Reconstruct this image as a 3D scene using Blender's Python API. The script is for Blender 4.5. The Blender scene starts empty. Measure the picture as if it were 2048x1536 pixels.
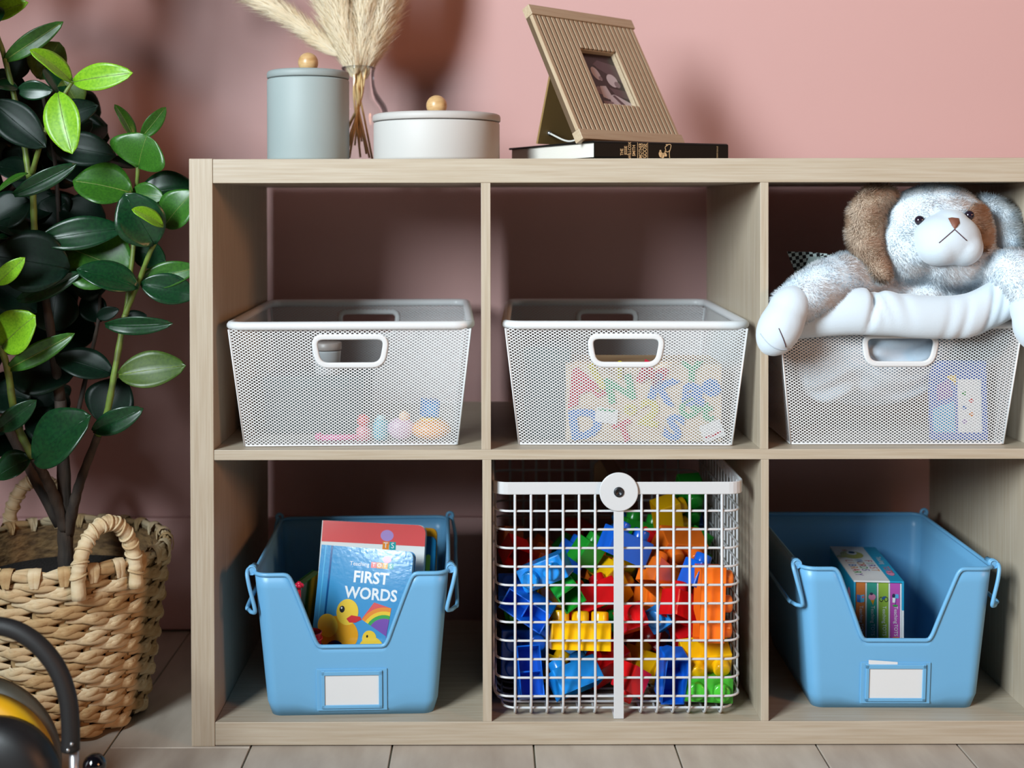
import bpy, bmesh, math, random
import numpy as np
from mathutils import Vector, Matrix, Euler
from mathutils.bvhtree import BVHTree

R = math.radians
scene = bpy.context.scene
COL = scene.collection

# ------------------------------------------------------------------ camera
F, PPX, PPY, CAM_D, CAM_H, PITCH, ROLL = 2530.0, 977.0, 440.0, 1.58, 0.678, R(0.64), -0.0018
cam_d = bpy.data.cameras.new('camera')
cam = bpy.data.objects.new('camera', cam_d)
COL.objects.link(cam)
cam.location = (0, -CAM_D, CAM_H)
CAMR = Euler((R(90) - PITCH, 0, 0)).to_matrix() @ Matrix.Rotation(ROLL, 3, 'Z')
cam.rotation_euler = CAMR.to_euler()
cam_d.sensor_width = 36.0
cam_d.lens = F / 2048 * 36
cam_d.shift_x = (1024 - PPX) / 2048
cam_d.shift_y = (PPY - 768) / 2048
cam_d.clip_start = 0.05
cam_d.dof.use_dof = True
cam_d.dof.focus_distance = 1.60
cam_d.dof.aperture_fstop = 3.2
scene.camera = cam

# ------------------------------------------------------------------ world and window daylight
world = bpy.data.worlds.new('room_world')
scene.world = world
world.use_nodes = True
wb = world.node_tree.nodes['Background']
wb.inputs[0].default_value = (1.0, 0.72, 0.54, 1)
wb.inputs[1].default_value = 0.015


def area(name, loc, target, sx, sy, energy, col):
    l = bpy.data.lights.new(name, 'AREA')
    l.shape = 'RECTANGLE'
    l.size, l.size_y, l.energy, l.color = sx, sy, energy, col
    o = bpy.data.objects.new(name, l)
    COL.objects.link(o)
    o.location = loc
    o.rotation_euler = (Vector(target) - Vector(loc)).to_track_quat('-Z', 'Y').to_euler()
    return o


area("window_daylight", (-1.24, -1.72, 1.42), (0.0, -1.5, 1.25), 1.06, 1.10, 204, (0.83, 0.95, 1.0))
area('warm_fill_right', (3.5, -2.7, 1.6), (0.0, 0.3, 0.6), 0.8, 0.8, 60, (1.0, 0.46, 0.22))  # warm fill added from the far right, its source unseen; no lamp is modelled

scene.view_settings.view_transform = 'Standard'
scene.view_settings.look = 'None'
scene.view_settings.gamma = 1
scene.view_settings.use_curve_mapping = False
scene.view_settings.exposure = 0.0


# ------------------------------------------------------------------ helpers
def at(px, py, Y):
    """a pixel of the photograph and a distance behind the shelf front -> a point of the room"""
    d = CAMR @ Vector(((px - PPX) / F, -(py - PPY) / F, -1))
    t = (Y + CAM_D) / d.y
    return Vector((d.x * t, Y, CAM_H + d.z * t))


def lin_(c):
    return tuple(((v / 255) / 12.92 if v / 255 <= 0.04045 else ((v / 255 + 0.055) / 1.055) ** 2.4) for v in c)


lin = lin_
MATS = {}


def mat(name, col, rough=0.5, spec=0.5, metal=0.0, var=None, bump=None, coat=0.0, sheen=0.0, sub=0.0, alb=0.68):
    """var = (scale vec, second colour, lo, hi, detail); bump = (scale vec, strength, distance)"""
    if name in MATS:
        return MATS[name]
    lin = lambda c: tuple(alb * v for v in lin_(c))
    m = bpy.data.materials.new(name)
    m.use_nodes = True
    nt = m.node_tree
    b = nt.nodes['Principled BSDF']
    b.inputs['Base Color'].default_value = (*lin(col), 1)
    b.inputs['Roughness'].default_value = rough
    b.inputs['Specular IOR Level'].default_value = spec
    b.inputs['Metallic'].default_value = metal
    b.inputs['Coat Weight'].default_value = coat
    b.inputs['Coat Roughness'].default_value = 0.08
    if sheen:
        b.inputs['Sheen Weight'].default_value = sheen
    if sub:
        b.inputs['Subsurface Weight'].default_value = sub
        b.inputs['Subsurface Radius'].default_value = (0.01, 0.008, 0.006)
        b.inputs['Subsurface Scale'].default_value = 0.3

    def noise(sc, detail):
        tc = nt.nodes.new('ShaderNodeTexCoord')
        mp = nt.nodes.new('ShaderNodeMapping')
        mp.inputs['Scale'].default_value = sc
        n = nt.nodes.new('ShaderNodeTexNoise')
        n.inputs['Scale'].default_value = 1.0
        n.inputs['Detail'].default_value = detail
        nt.links.new(tc.outputs['Object'], mp.inputs[0])
        nt.links.new(mp.outputs[0], n.inputs[0])
        return n
    if var:
        sc, col2, lo, hi, det = var
        n = noise(sc, det)
        r = nt.nodes.new('ShaderNodeMapRange')
        r.inputs[1].default_value, r.inputs[2].default_value = lo, hi
        mx = nt.nodes.new('ShaderNodeMix')
        mx.data_type = 'RGBA'
        mx.inputs[6].default_value = (*lin(col), 1)
        mx.inputs[7].default_value = (*lin(col2), 1)
        nt.links.new(n.outputs[0], r.inputs[0])
        nt.links.new(r.outputs[0], mx.inputs[0])
        nt.links.new(mx.outputs[2], b.inputs['Base Color'])
    if bump:
        n = noise(bump[0], 3)
        bp = nt.nodes.new('ShaderNodeBump')
        bp.inputs['Strength'].default_value = bump[1]
        bp.inputs['Distance'].default_value = bump[2]
        nt.links.new(n.outputs[0], bp.inputs['Height'])
        nt.links.new(bp.outputs[0], b.inputs['Normal'])
    MATS[name] = m
    return m


def P(name, col, rough=0.5, **k):
    return mat(name, col, rough, **k)


class MB:
    """collects shapes into one mesh"""
    def __init__(s):
        s.v, s.f, s.m, s.sm = [], [], [], []

    def add(s, vs, fs, mi=0, smooth=False, M=None):
        o = len(s.v)
        if M is not None:
            vs = [M @ Vector(v) for v in vs]
        s.v.extend(tuple(v) for v in vs)
        for f in fs:
            s.f.append(tuple(o + i for i in f))
            s.m.append(mi)
            s.sm.append(smooth)
        return s

    def box(s, x0, x1, y0, y1, z0, z1, mi=0, bev=0.0, M=None, seg=2):
        if bev <= 0:
            vs = [(x, y, z) for x in (x0, x1) for y in (y0, y1) for z in (z0, z1)]
            fs = [(0, 1, 3, 2), (4, 6, 7, 5), (0, 4, 5, 1), (2, 3, 7, 6), (0, 2, 6, 4), (1, 5, 7, 3)]
            return s.add(vs, fs, mi, False, M)
        bm = bmesh.new()
        bmesh.ops.create_cube(bm, size=1)
        bmesh.ops.scale(bm, vec=(x1 - x0, y1 - y0, z1 - z0), verts=bm.verts)
        bmesh.ops.translate(bm, vec=((x0 + x1) / 2, (y0 + y1) / 2, (z0 + z1) / 2), verts=bm.verts)
        bmesh.ops.bevel(bm, geom=list(bm.edges), offset=bev, segments=seg, affect='EDGES', profile=0.5)
        s.bm(bm, mi, False, M)
        return s

    def bm(s, bm, mi=0, smooth=False, M=None):
        bm.verts.index_update()
        s.add([v.co.copy() for v in bm.verts], [[v.index for v in f.verts] for f in bm.faces], mi, smooth, M)
        bm.free()
        return s

    def lathe(s, prof, n=48, mi=0, M=None, smooth=True):
        vs, fs = [], []
        k = len(prof)
        for i in range(n):
            a = 2 * math.pi * i / n
            for (r, z) in prof:
                vs.append((r * math.cos(a), r * math.sin(a), z))
        for i in range(n):
            j = (i + 1) % n
            for q in range(k - 1):
                if prof[q][0] < 1e-7 and prof[q + 1][0] < 1e-7:
                    continue
                if prof[q][0] < 1e-7:
                    fs.append((i * k + q, j * k + q + 1, i * k + q + 1))
                elif prof[q + 1][0] < 1e-7:
                    fs.append((i * k + q, j * k + q, i * k + q + 1))
                else:
                    fs.append((i * k + q, j * k + q, j * k + q + 1, i * k + q + 1))
        return s.add(vs, fs, mi, smooth, M)

    def ball(s, c, r, nu=20, nv=12, mi=0, M=None, rot=None):
        if not hasattr(r, '__len__'):
            r = (r, r, r)
        vs, fs = [], []
        c = Vector(c)
        for j in range(nv + 1):
            t = math.pi * j / nv
            for i in range(nu):
                a = 2 * math.pi * i / nu
                p = Vector((r[0] * math.sin(t) * math.cos(a), r[1] * math.sin(t) * math.sin(a), r[2] * math.cos(t)))
                if rot is not None:
                    p = rot @ p
                vs.append(c + p)
        for j in range(nv):
            for i in range(nu):
                i2 = (i + 1) % nu
                if j == 0:
                    fs.append((i, nu + i, nu + i2))
                elif j == nv - 1:
                    fs.append((j * nu + i, (j + 1) * nu + i, j * nu + i2))
                else:
                    fs.append((j * nu + i, (j + 1) * nu + i, (j + 1) * nu + i2, j * nu + i2))
        return s.add(vs, fs, mi, True, M)

    def tube(s, pts, r, n=8, closed=False, mi=0, M=None, caps=True):
        pts = [Vector(p) for p in pts]
        k = len(pts)
        rs = r if hasattr(r, '__len__') else [r] * k
        vs, fs = [], []
        tang = []
        for i in range(k):
            a = pts[(i - 1) % k] if (closed or i > 0) else pts[i]
            b = pts[(i + 1) % k] if (closed or i < k - 1) else pts[i]
            t = b - a
            tang.append(t.normalized() if t.length > 1e-9 else Vector((0, 0, 1)))
        up = Vector((0, 0, 1)) if abs(tang[0].z) < 0.9 else Vector((1, 0, 0))
        u = (up - tang[0] * up.dot(tang[0])).normalized()
        for i in range(k):
            u = u - tang[i] * u.dot(tang[i])
            u = u.normalized() if u.length > 1e-6 else tang[i].orthogonal().normalized()
            w = tang[i].cross(u)
            for q in range(n):
                a = 2 * math.pi * q / n
                vs.append(pts[i] + (u * math.cos(a) + w * math.sin(a)) * rs[i])
        for i in range(k if closed else k - 1):
            j = (i + 1) % k
            for q in range(n):
                q2 = (q + 1) % n
                fs.append((i * n + q, i * n + q2, j * n + q2, j * n + q))
        s.add(vs, fs, mi, True, M)
        if not closed and caps:
            o = len(s.v) - len(vs)
            s.f.append(tuple(o + q for q in reversed(range(n)))); s.m.append(mi); s.sm.append(False)
            s.f.append(tuple(o + (k - 1) * n + q for q in range(n))); s.m.append(mi); s.sm.append(False)
        return s

    def band(s, pts, nrm, hw, ht, closed=True, mi=0, M=None, outs=None):
        """sweep a rectangle (half width hw along nrm, half thickness ht across) along pts"""
        pts = [Vector(p) for p in pts]
        nrm = Vector(nrm).normalized()
        k = len(pts)
        vs, fs = [], []
        for i in range(k):
            a = pts[(i - 1) % k] if (closed or i > 0) else pts[i]
            b = pts[(i + 1) % k] if (closed or i < k - 1) else pts[i]
            t = (b - a).normalized()
            o = t.cross(nrm).normalized()
            c = 0.55
            for (x, y) in ((hw, ht * c), (hw * c if hw < 2.5 * ht else hw - ht * 0.6, ht), (-(hw * c if hw < 2.5 * ht else hw - ht * 0.6), ht), (-hw, ht * c),
                           (-hw, -ht * c), (-(hw * c if hw < 2.5 * ht else hw - ht * 0.6), -ht), (hw * c if hw < 2.5 * ht else hw - ht * 0.6, -ht), (hw, -ht * c)):
                vs.append(pts[i] + nrm * x + o * y)
        n = 8
        for i in range(k if closed else k - 1):
            j = (i + 1) % k
            for q in range(n):
                q2 = (q + 1) % n
                fs.append((i * n + q, i * n + q2, j * n + q2, j * n + q))
        if not closed:
            fs.append(tuple(reversed(range(n))))
            fs.append(tuple((k - 1) * n + q for q in range(n)))
        return s.add(vs, fs, mi, False, M)

    def prism(s, poly, d0, d1, mi=0, M=None, smooth=False):
        """polygon in x,z extruded along y from d0 to d1 (poly counter-clockwise seen from -y)"""
        n = len(poly)
        vs = [(x, d0, z) for x, z in poly] + [(x, d1, z) for x, z in poly]
        fs = [tuple(range(n)), tuple(reversed(range(n, 2 * n)))]
        s.add(vs, fs, mi, False, M)
        o = len(s.v) - 2 * n
        for i in range(n):
            j = (i + 1) % n
            s.f.append((o + i, o + n + i, o + n + j, o + j)); s.m.append(mi); s.sm.append(smooth)
        return s

    def flat(s, poly, M, mi=0, h=0.0):
        return s.add([(x, y, h) for x, y in poly], [tuple(range(len(poly)))], mi, False, M)

    def text(s, string, size, M, mi=0, x=0, y=0, rot=0, h=0.0, sx=1.0, align='CENTER', ext=0.0, bold=0.0):
        vs, fs = text_geo(string, align, ext, bold)
        c, q = math.cos(rot), math.sin(rot)
        out = []
        for v in vs:
            a, b = v[0] * size * sx, v[1] * size
            out.append((x + a * c - b * q, y + a * q + b * c, h + v[2]))
        return s.add(out, fs, mi, False, M)

    def build(s, name, mats, parent=None, M=None, bevel=0.0):
        me = bpy.data.meshes.new(name)
        me.from_pydata(s.v, [], s.f)
        for m in (mats if isinstance(mats, (list, tuple)) else [mats]):
            me.materials.append(m)
        me.polygons.foreach_set('material_index', s.m)
        me.polygons.foreach_set('use_smooth', s.sm)
        me.update()
        return put(name, me, parent, M, bevel)


def put(name, me, parent=None, M=None, bevel=0.0):
    o = bpy.data.objects.new(name, me)
    COL.objects.link(o)
    o.parent = parent
    if M is not None:
        o.matrix_local = M
    if bevel:
        bv = o.modifiers.new('soft_edge', 'BEVEL')
        bv.width, bv.segments, bv.limit_method = bevel, 2, 'ANGLE'
    return o


_TG = {}


def text_geo(string, align='CENTER', ext=0.0, bold=0.0):
    key = (string, align, ext, bold)
    if key not in _TG:
        c = bpy.data.curves.new('t', 'FONT')
        c.body, c.size, c.resolution_u, c.extrude = string, 1.0, 3, ext
        c.offset = bold
        c.align_x, c.align_y = align, 'CENTER'
        o = bpy.data.objects.new('t', c)
        COL.objects.link(o)
        bpy.context.view_layer.update()
        me = bpy.data.meshes.new_from_object(o.evaluated_get(bpy.context.evaluated_depsgraph_get()))
        _TG[key] = ([tuple(v.co) for v in me.vertices], [tuple(p.vertices) for p in me.polygons])
        bpy.data.objects.remove(o)
        bpy.data.curves.remove(c)
        bpy.data.meshes.remove(me)
    return _TG[key]


def frame(o, ex, ey):
    ex, ey = Vector(ex).normalized(), Vector(ey).normalized()
    ez = ex.cross(ey).normalized()
    M = Matrix((ex, ey, ez)).transposed().to_4x4()
    M.translation = Vector(o)
    return M


def ell(cx, cy, rx, ry, n=28, rot=0.0):
    c, s = math.cos(rot), math.sin(rot)
    return [(cx + rx * math.cos(a) * c - ry * math.sin(a) * s, cy + rx * math.cos(a) * s + ry * math.sin(a) * c)
            for a in [2 * math.pi * i / n for i in range(n)]]


def rrect(x0, x1, y0, y1, r, n=5):
    out = []
    for (cx, cy, a0) in ((x1 - r, y1 - r, 0), (x0 + r, y1 - r, 90), (x0 + r, y0 + r, 180), (x1 - r, y0 + r, 270)):
        for i in range(n + 1):
            a = R(a0 + 90 * i / n)
            out.append((cx + r * math.cos(a), cy + r * math.sin(a)))
    return out


def spline(pts, n=8):
    """Catmull-Rom through pts"""
    pts = [Vector(p) for p in pts]
    if len(pts) < 3:
        return [pts[0].lerp(pts[-1], i / n) for i in range(n + 1)]
    e = [pts[0] * 2 - pts[1]] + pts + [pts[-1] * 2 - pts[-2]]
    out = []
    for i in range(1, len(e) - 2):
        for k in range(n):
            t = k / n
            a, b, c, d = e[i - 1], e[i], e[i + 1], e[i + 2]
            out.append(0.5 * ((2 * b) + (c - a) * t + (2 * a - 5 * b + 4 * c - d) * t * t + (3 * b - a - 3 * c + d) * t ** 3))
    out.append(pts[-1])
    return out


def tag(o, label=None, cat=None, group=None, kind=None):
    if label: o['label'] = label
    if cat: o['category'] = cat
    if group: o['group'] = group
    if kind: o['kind'] = kind
    return o


def thing(name, label, cat, loc=(0, 0, 0), rot=(0, 0, 0), group=None):
    o = bpy.data.objects.new(name, None)
    COL.objects.link(o)
    o.empty_display_size = 0.02
    o.location = loc
    o.rotation_euler = rot
    return tag(o, label, cat, group)


def copy_tree(o, parent=None):
    c = o.copy()
    COL.objects.link(c)
    c.parent = parent
    for ch in list(o.children):
        copy_tree(ch, c)
    return c


def fur_mesh(name, mesh, count, length, width, mats, parent, seed=1, comb=(0, 0, -0.6), lift=1.0, jit=0.45, keep=None, lenvar=0.5):
    """short pile on a mesh: thin blades that carry the normal of the cloth below them"""
    rng = np.random.default_rng(seed)
    mesh.calc_loop_triangles()
    nt = len(mesh.loop_triangles)
    tv = np.empty(nt * 3, np.int32)
    mesh.loop_triangles.foreach_get('vertices', tv)
    tv = tv.reshape(-1, 3)
    co = np.empty(len(mesh.vertices) * 3)
    mesh.vertices.foreach_get('co', co)
    co = co.reshape(-1, 3)
    no = np.empty(len(mesh.vertices) * 3)
    mesh.vertex_normals.foreach_get('vector', no)
    no = no.reshape(-1, 3)
    A, B, C = co[tv[:, 0]], co[tv[:, 1]], co[tv[:, 2]]
    ar = np.linalg.norm(np.cross(B - A, C - A), axis=1)
    idx = rng.choice(nt, count, p=ar / ar.sum())
    u, v = rng.random(count), rng.random(count)
    fl = u + v > 1
    u[fl], v[fl] = 1 - u[fl], 1 - v[fl]
    w = 1 - u - v
    p = A[idx] * w[:, None] + B[idx] * u[:, None] + C[idx] * v[:, None]
    n = no[tv[idx, 0]] * w[:, None] + no[tv[idx, 1]] * u[:, None] + no[tv[idx, 2]] * v[:, None]
    n /= np.linalg.norm(n, axis=1)[:, None] + 1e-9
    if keep is not None:
        k = keep(p, n)
        p, n = p[k], n[k]
    c = len(p)
    # clumping: the pile leans along a smooth swirling field
    ph = p * 170.0
    sw = np.stack([np.sin(ph[:, 1] + 1.3 * np.sin(ph[:, 2] * .7)), np.sin(ph[:, 2] + 1.1 * np.sin(ph[:, 0] * .8)), np.sin(ph[:, 0] + 1.2 * np.sin(ph[:, 1] * .6))], 1)
    d = n * lift + np.array(comb)[None, :] * 0.5 + sw * 0.42 + rng.normal(0, jit * 0.5, (c, 3))
    d /= np.linalg.norm(d, axis=1)[:, None]
    L = length * (1 - lenvar * rng.random(c))
    t = np.cross(d, n) + rng.normal(0, 0.12, (c, 3))
    t /= np.linalg.norm(t, axis=1)[:, None] + 1e-9
    hw = width * 0.5
    V = np.empty((c * 3, 3))
    V[0::3] = p - t * hw - n * length * 0.1
    V[1::3] = p + t * hw - n * length * 0.1
    V[2::3] = p + d * L[:, None]
    Fc = np.arange(c * 3).reshape(-1, 3)
    gn = np.cross(V[1::3] - V[0::3], V[2::3] - V[0::3])
    bad = np.einsum('ij,ij->i', gn, n) < 0
    Fc[bad] = Fc[bad][:, ::-1]
    me = bpy.data.meshes.new(name)
    me.from_pydata(V, [], Fc)
    me.materials.append(mats)
    nn = n * 0.6 + d * 0.55
    nn /= np.linalg.norm(nn, axis=1)[:, None]
    me.polygons.foreach_set('use_smooth', np.ones(c, bool))
    me.update()
    me.normals_split_custom_set_from_vertices(np.repeat(nn, 3, axis=0).tolist())
    o = put(name, me, parent)
    o['kind'] = 'stuff'
    return o


def remesh(mb, voxel, smooth=6):
    """fuse overlapping shapes into one skin"""
    me = bpy.data.meshes.new('tmp')
    me.from_pydata(mb.v, [], mb.f)
    o = bpy.data.objects.new('tmp', me)
    COL.objects.link(o)
    r = o.modifiers.new('r', 'REMESH')
    r.mode, r.voxel_size = 'VOXEL', voxel
    s = o.modifiers.new('s', 'SMOOTH')
    s.iterations, s.factor = smooth, 0.5
    bpy.context.view_layer.update()
    out = bpy.data.meshes.new_from_object(o.evaluated_get(bpy.context.evaluated_depsgraph_get()))
    bpy.data.objects.remove(o)
    bpy.data.meshes.remove(me)
    out.polygons.foreach_set('use_smooth', np.ones(len(out.polygons), bool))
    out.update()
    return out


# ------------------------------------------------------------------ shared materials
def oak(name, sc, c1=(221, 206, 185), c2=(205, 186, 161)):
    m = mat(name, c1, 0.42, spec=0.4, alb=0.55, var=(sc, c2, 0.36, 0.68, 4), bump=(sc, 0.12, 0.0006))
    return m


OAK_V = oak('oak_upright_grain', (260, 260, 9))
OAK_H = oak('oak_level_grain', (9, 260, 300))
OAK_EDGE_V = oak('oak_front_upright', (420, 260, 12), (221, 205, 183), (206, 187, 162))
WHITE_METAL = P('white_painted_metal', (240, 241, 243), 0.32, spec=0.5, alb=0.66)
WHITE = P('white_card', (240, 242, 244), 0.6)
BLACK = P('black_ink', (14, 14, 16), 0.5)

# ------------------------------------------------------------------ setting
wall_m = mat('terracotta_pink_paint', (206, 163, 159), 0.62, spec=0.3, alb=0.86, bump=((420, 420, 420), 0.06, 0.0006))
WALL_Y = 0.45
b = MB().box(-3.0, 3.0, WALL_Y, WALL_Y + 0.1, -0.02, 2.6)
tag(b.build('wall_back', wall_m), 'terracotta pink painted wall behind the shelf', kind='structure')
b = MB()
b.prism([(0, 0)] * 0 or [(-3.0, 0.0), (3.0, 0.0), (3.0, 0.18), (-3.0, 0.18)], WALL_Y - 0.014, WALL_Y)
tag(b.build('baseboard_back', wall_m, bevel=0.003), 'tall painted baseboard along the pink wall', kind='structure')

fl = MB().box(-2.35, 2.2, -2.6, WALL_Y, -0.05, -0.0035).build('floor', mat('floor_grout', (196, 194, 172), 0.8))
tag(fl, 'greyish wood-look plank floor with pale joints', kind='structure')
tile_m = [mat('wood_look_tile_%d' % i, c, 0.5, spec=0.4, var=((26, 7, 26), c2, 0.3, 0.72, 6), bump=((70, 12, 40), 0.15, 0.001))
          for i, (c, c2) in enumerate([((206, 192, 178), (176, 160, 146)), ((212, 200, 186), (184, 170, 156)), ((200, 187, 174), (170, 155, 141))])]
tile_mesh = {}
rnd = random.Random(4)
TW, J = 0.1775, 0.0022
for i in range(-11, 14):
    x0 = -0.2995 - TW + TW * i
    off = {0: -0.003}.get(i, -0.003 - 0.9 * ((i * 0.37) % 1.0))
    ys = [off + 1.0 * k for k in range(-3, 3)]
    for a, c in zip(ys[:-1], ys[1:]):
        a, c = max(a, -2.6), min(c, WALL_Y - 0.015)
        if c - a < 0.02:
            continue
        k = round(c - a, 4)
        mi = rnd.randrange(3)
        if (k, mi) not in tile_mesh:
            me_o = MB().box(J / 2, TW - J / 2, J / 2, k - J / 2, -0.006, 0.0, bev=0.0008).build('plank', tile_m[mi], fl)
            tile_mesh[(k, mi)] = me_o.data
        else:
            me_o = put('plank', tile_mesh[(k, mi)], fl)
        me_o.location = (x0, a, 0)

# side wall with the window the daylight comes through (outside the picture)
LX = -1.15
o_, i_ = [(-2.6, 0), (WALL_Y, 0), (WALL_Y, 2.6), (-2.6, 2.6)], [(-2.25, 0.87), (-1.19, 0.87), (-1.19, 1.97), (-2.25, 1.97)]
vs = [(x, y, z) for x in (LX, LX - 0.1) for y, z in o_ + i_]
fs = []
for q in range(4):
    r_ = (q + 1) % 4
    fs += [(q, r_, 4 + r_, 4 + q), (8 + r_, 8 + q, 12 + q, 12 + r_), (4 + q, 4 + r_, 12 + r_, 12 + q), (q, 8 + q, 8 + r_, r_)]
tag(MB().add(vs, fs).build('wall_left', mat('side_wall_paint', (170, 112, 100), 0.7)), 'plain side wall with the window opening', kind='structure')
wf = MB()
wpts = [Vector((LX - 0.05, y, z)) for y, z in i_]
wf.band(wpts, (1, 0, 0), 0.03, 0.02)
tag(wf.build('window_1', mat('window_white', (236, 236, 234), 0.4)), 'white window frame in the side wall', kind='structure')

# ------------------------------------------------------------------ shelf
SX0, SX1 = -0.374, 1.0630
SZT, SZM1, SZM0, SZB = 0.737, 0.3728, 0.3600, 0.0307
DEP = 0.39
sh = thing('shelving_unit', 'light oak open cube shelf of two rows standing against the pink wall', 'shelf')
MB().box(SX0, SX0 + 0.0295, 0, DEP, 0, SZT + 0.0006).build('side_panel', OAK_EDGE_V, sh, bevel=0.0008)
MB().box(SX1 - 0.0295, SX1, 0, DEP, 0, SZT + 0.0006).build('side_panel', OAK_EDGE_V, sh, bevel=0.0008)
MB().box(SX0 + 0.0298, SX1 - 0.0298, 0, DEP, SZT - 0.0302, SZT).build('top_panel', OAK_H, sh, bevel=0.0008)
MB().box(SX0 + 0.0298, SX1 - 0.0298, 0, DEP, 0.0015, SZB).build('bottom_panel', OAK_H, sh, bevel=0.0008)
MB().box(SX0 + 0.0298, SX1 - 0.0298, 0.0006, DEP, SZM0, SZM1).build('middle_shelf', OAK_H, sh, bevel=0.0006)
for xa, xb in ((-0.0094, 0.0025), (0.3396, 0.350), (0.6860, 0.6965)):
    MB().box(xa, xb, 0.0006, DEP, SZM1, SZT - 0.0302).build('divider', OAK_V, sh, bevel=0.0005)
    MB().box(xa + 0.0012, xb + 0.0006, 0.0006, DEP, SZB, SZM0).build('divider', OAK_V, sh, bevel=0.0005)

# ------------------------------------------------------------------ white expanded-metal baskets
BW, BD, BH, BBW, BBD = 0.312, 0.386, 0.1545, 0.270, 0.346


def lattice(c00, c10, c01, c11, hole=None, pa=0.0059, pb=0.0039, k=0.66):
    """diamond mesh sheet between four corners (bottom left, bottom right, top left, top right)"""
    c00, c10, c01, c11 = [np.array(c) for c in (c00, c10, c01, c11)]
    W = (np.linalg.norm(c10 - c00) + np.linalg.norm(c11 - c01)) / 2
    H = np.linalg.norm((c01 + c11) / 2 - (c00 + c10) / 2)
    nu, nv = int(round(W / pa)) * 2, int(round(H / pb)) * 2
    I, J_ = np.meshgrid(np.arange(0, nu + 1), np.arange(0, nv + 1))
    I, J_ = I.ravel(), J_.ravel()
    s = (I + J_) % 2 == 1
    I, J_ = I[s], J_[s]
    if hole is not None:
        x = (I / nu - 0.5) * W
        z = J_ / nv * H
        ok = ~hole(x, z)
        I, J_ = I[ok], J_[ok]
    n = len(I)
    offs = np.array([(1, 0), (0, 1), (-1, 0), (0, -1)], float)
    uv = np.empty((n, 8, 2))
    c = np.stack([I, J_], 1).astype(float)
    uv[:, :4] = c[:, None, :] + offs[None]
    uv[:, 4:] = c[:, None, :] + offs[None] * k
    u = np.clip(uv[..., 0] / nu, 0, 1)[..., None]
    v = np.clip(uv[..., 1] / nv, 0, 1)[..., None]
    Pn = c00 * (1 - u) * (1 - v) + c10 * u * (1 - v) + c01 * (1 - u) * v + c11 * u * v
    V = Pn.reshape(-1, 3)
    base = (np.arange(n) * 8)[:, None]
    q = np.array([[0, 1, 5, 4], [1, 2, 6, 5], [2, 3, 7, 6], [3, 0, 4, 7]])
    Fc = (base[:, None, :] + q[None]).reshape(-1, 4)
    return V, Fc


def trap(w0, w1, h, r, n=6):
    """rounded trapezoid centred on 0: bottom half width w0, top half width w1"""
    pts = [Vector((w1, h, 0)), Vector((-w1, h, 0)), Vector((-w0, -h, 0)), Vector((w0, -h, 0))]
    out = []
    for i in range(4):
        a, p, c = pts[i - 1], pts[i], pts[(i + 1) % 4]
        d1, d2 = (a - p).normalized(), (c - p).normalized()
        s, e = p + d1 * r, p + d2 * r
        for q in range(n + 1):
            t = q / n
            out.append(s * (1 - t) ** 2 + p * 2 * t * (1 - t) + e * t * t)
    return out


HZ = 0.122     # handle height up the slanting panel


def hole_fn(x, z):
    hw = 0.0395 + (z - HZ) * 0.18
    return (np.abs(x) < hw + 0.004) & (np.abs(z - HZ) < 0.0165)


bb, tt = (BBW / 2, BBD / 2), (BW / 2 - 0.004, BD / 2 - 0.004)
crn = lambda sx, sy, top: (sx * (tt if top else bb)[0], sy * (tt if top else bb)[1], BH - 0.004 if top else 0.0012)
mesh_sheets = {}
for nm, a, c, hole in (('front', (-1, -1), (1, -1), hole_fn), ('back', (1, 1), (-1, 1), hole_fn), ('left', (-1, 1), (-1, -1), None), ('right', (1, -1), (1, 1), None)):
    V, Fc = lattice(crn(*a, 0), crn(*c, 0), crn(*a, 1), crn(*c, 1), hole)
    mesh_sheets[nm] = (V, Fc)
V, Fc = lattice((-bb[0], -bb[1], 0.0008), (bb[0], -bb[1], 0.0008), (-bb[0], bb[1], 0.0008), (bb[0], bb[1], 0.0008), None, 0.0059, 0.0059)
mesh_sheets['floor'] = (V, Fc)


def mesh_basket():
    t = thing('mesh_basket', 'x', 'basket')
    for nm, (V, Fc) in mesh_sheets.items():
        me = bpy.data.meshes.new('mesh_side')
        me.from_pydata(V, [], Fc)
        me.materials.append(WHITE_METAL)
        o = put('mesh_side' if nm != 'floor' else 'mesh_base', me, t)
        o['kind'] = 'stuff'
    pr = [Vector((x, y, BH)) for x, y in rrect(-BW / 2 + .004, BW / 2 - .004, -BD / 2 + .004, BD / 2 - .004, 0.021, 7)]
    MB().tube(pr, 0.0056, 10, closed=True).build('rim', WHITE_METAL, t)
    ed = [Vector((x, y, 0.0012)) for x, y in rrect(-bb[0], bb[0], -bb[1], bb[1], 0.004, 3)]
    MB().tube(ed, 0.0012, 6, closed=True).build('base_edge', WHITE_METAL, t)
    e = MB()
    for sx in (-1, 1):
        for sy in (-1, 1):
            e = MB().tube([crn(sx, sy, 0), crn(sx, sy, 1)], 0.0011, 6)
            e.build('corner_seam', WHITE_METAL, t)
    for sy in (-1, 1):
        up = Vector((0, sy * (tt[1] - bb[1]), BH - 0.005)).normalized()
        ex = Vector((1, 0, 0)) * (1 if sy < 0 else -1)
        M = frame(Vector((0, sy * bb[1], 0.001)) + up * HZ, ex, up)
        ring = trap(0.0400, 0.0465, 0.0182, 0.0135)
        m = MB()
        m.band(ring, (0, 0, 1), 0.0021, 0.0036, True, M=M)
        m.build('handle_frame', WHITE_METAL, t, bevel=0.0008)
    return t


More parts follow.
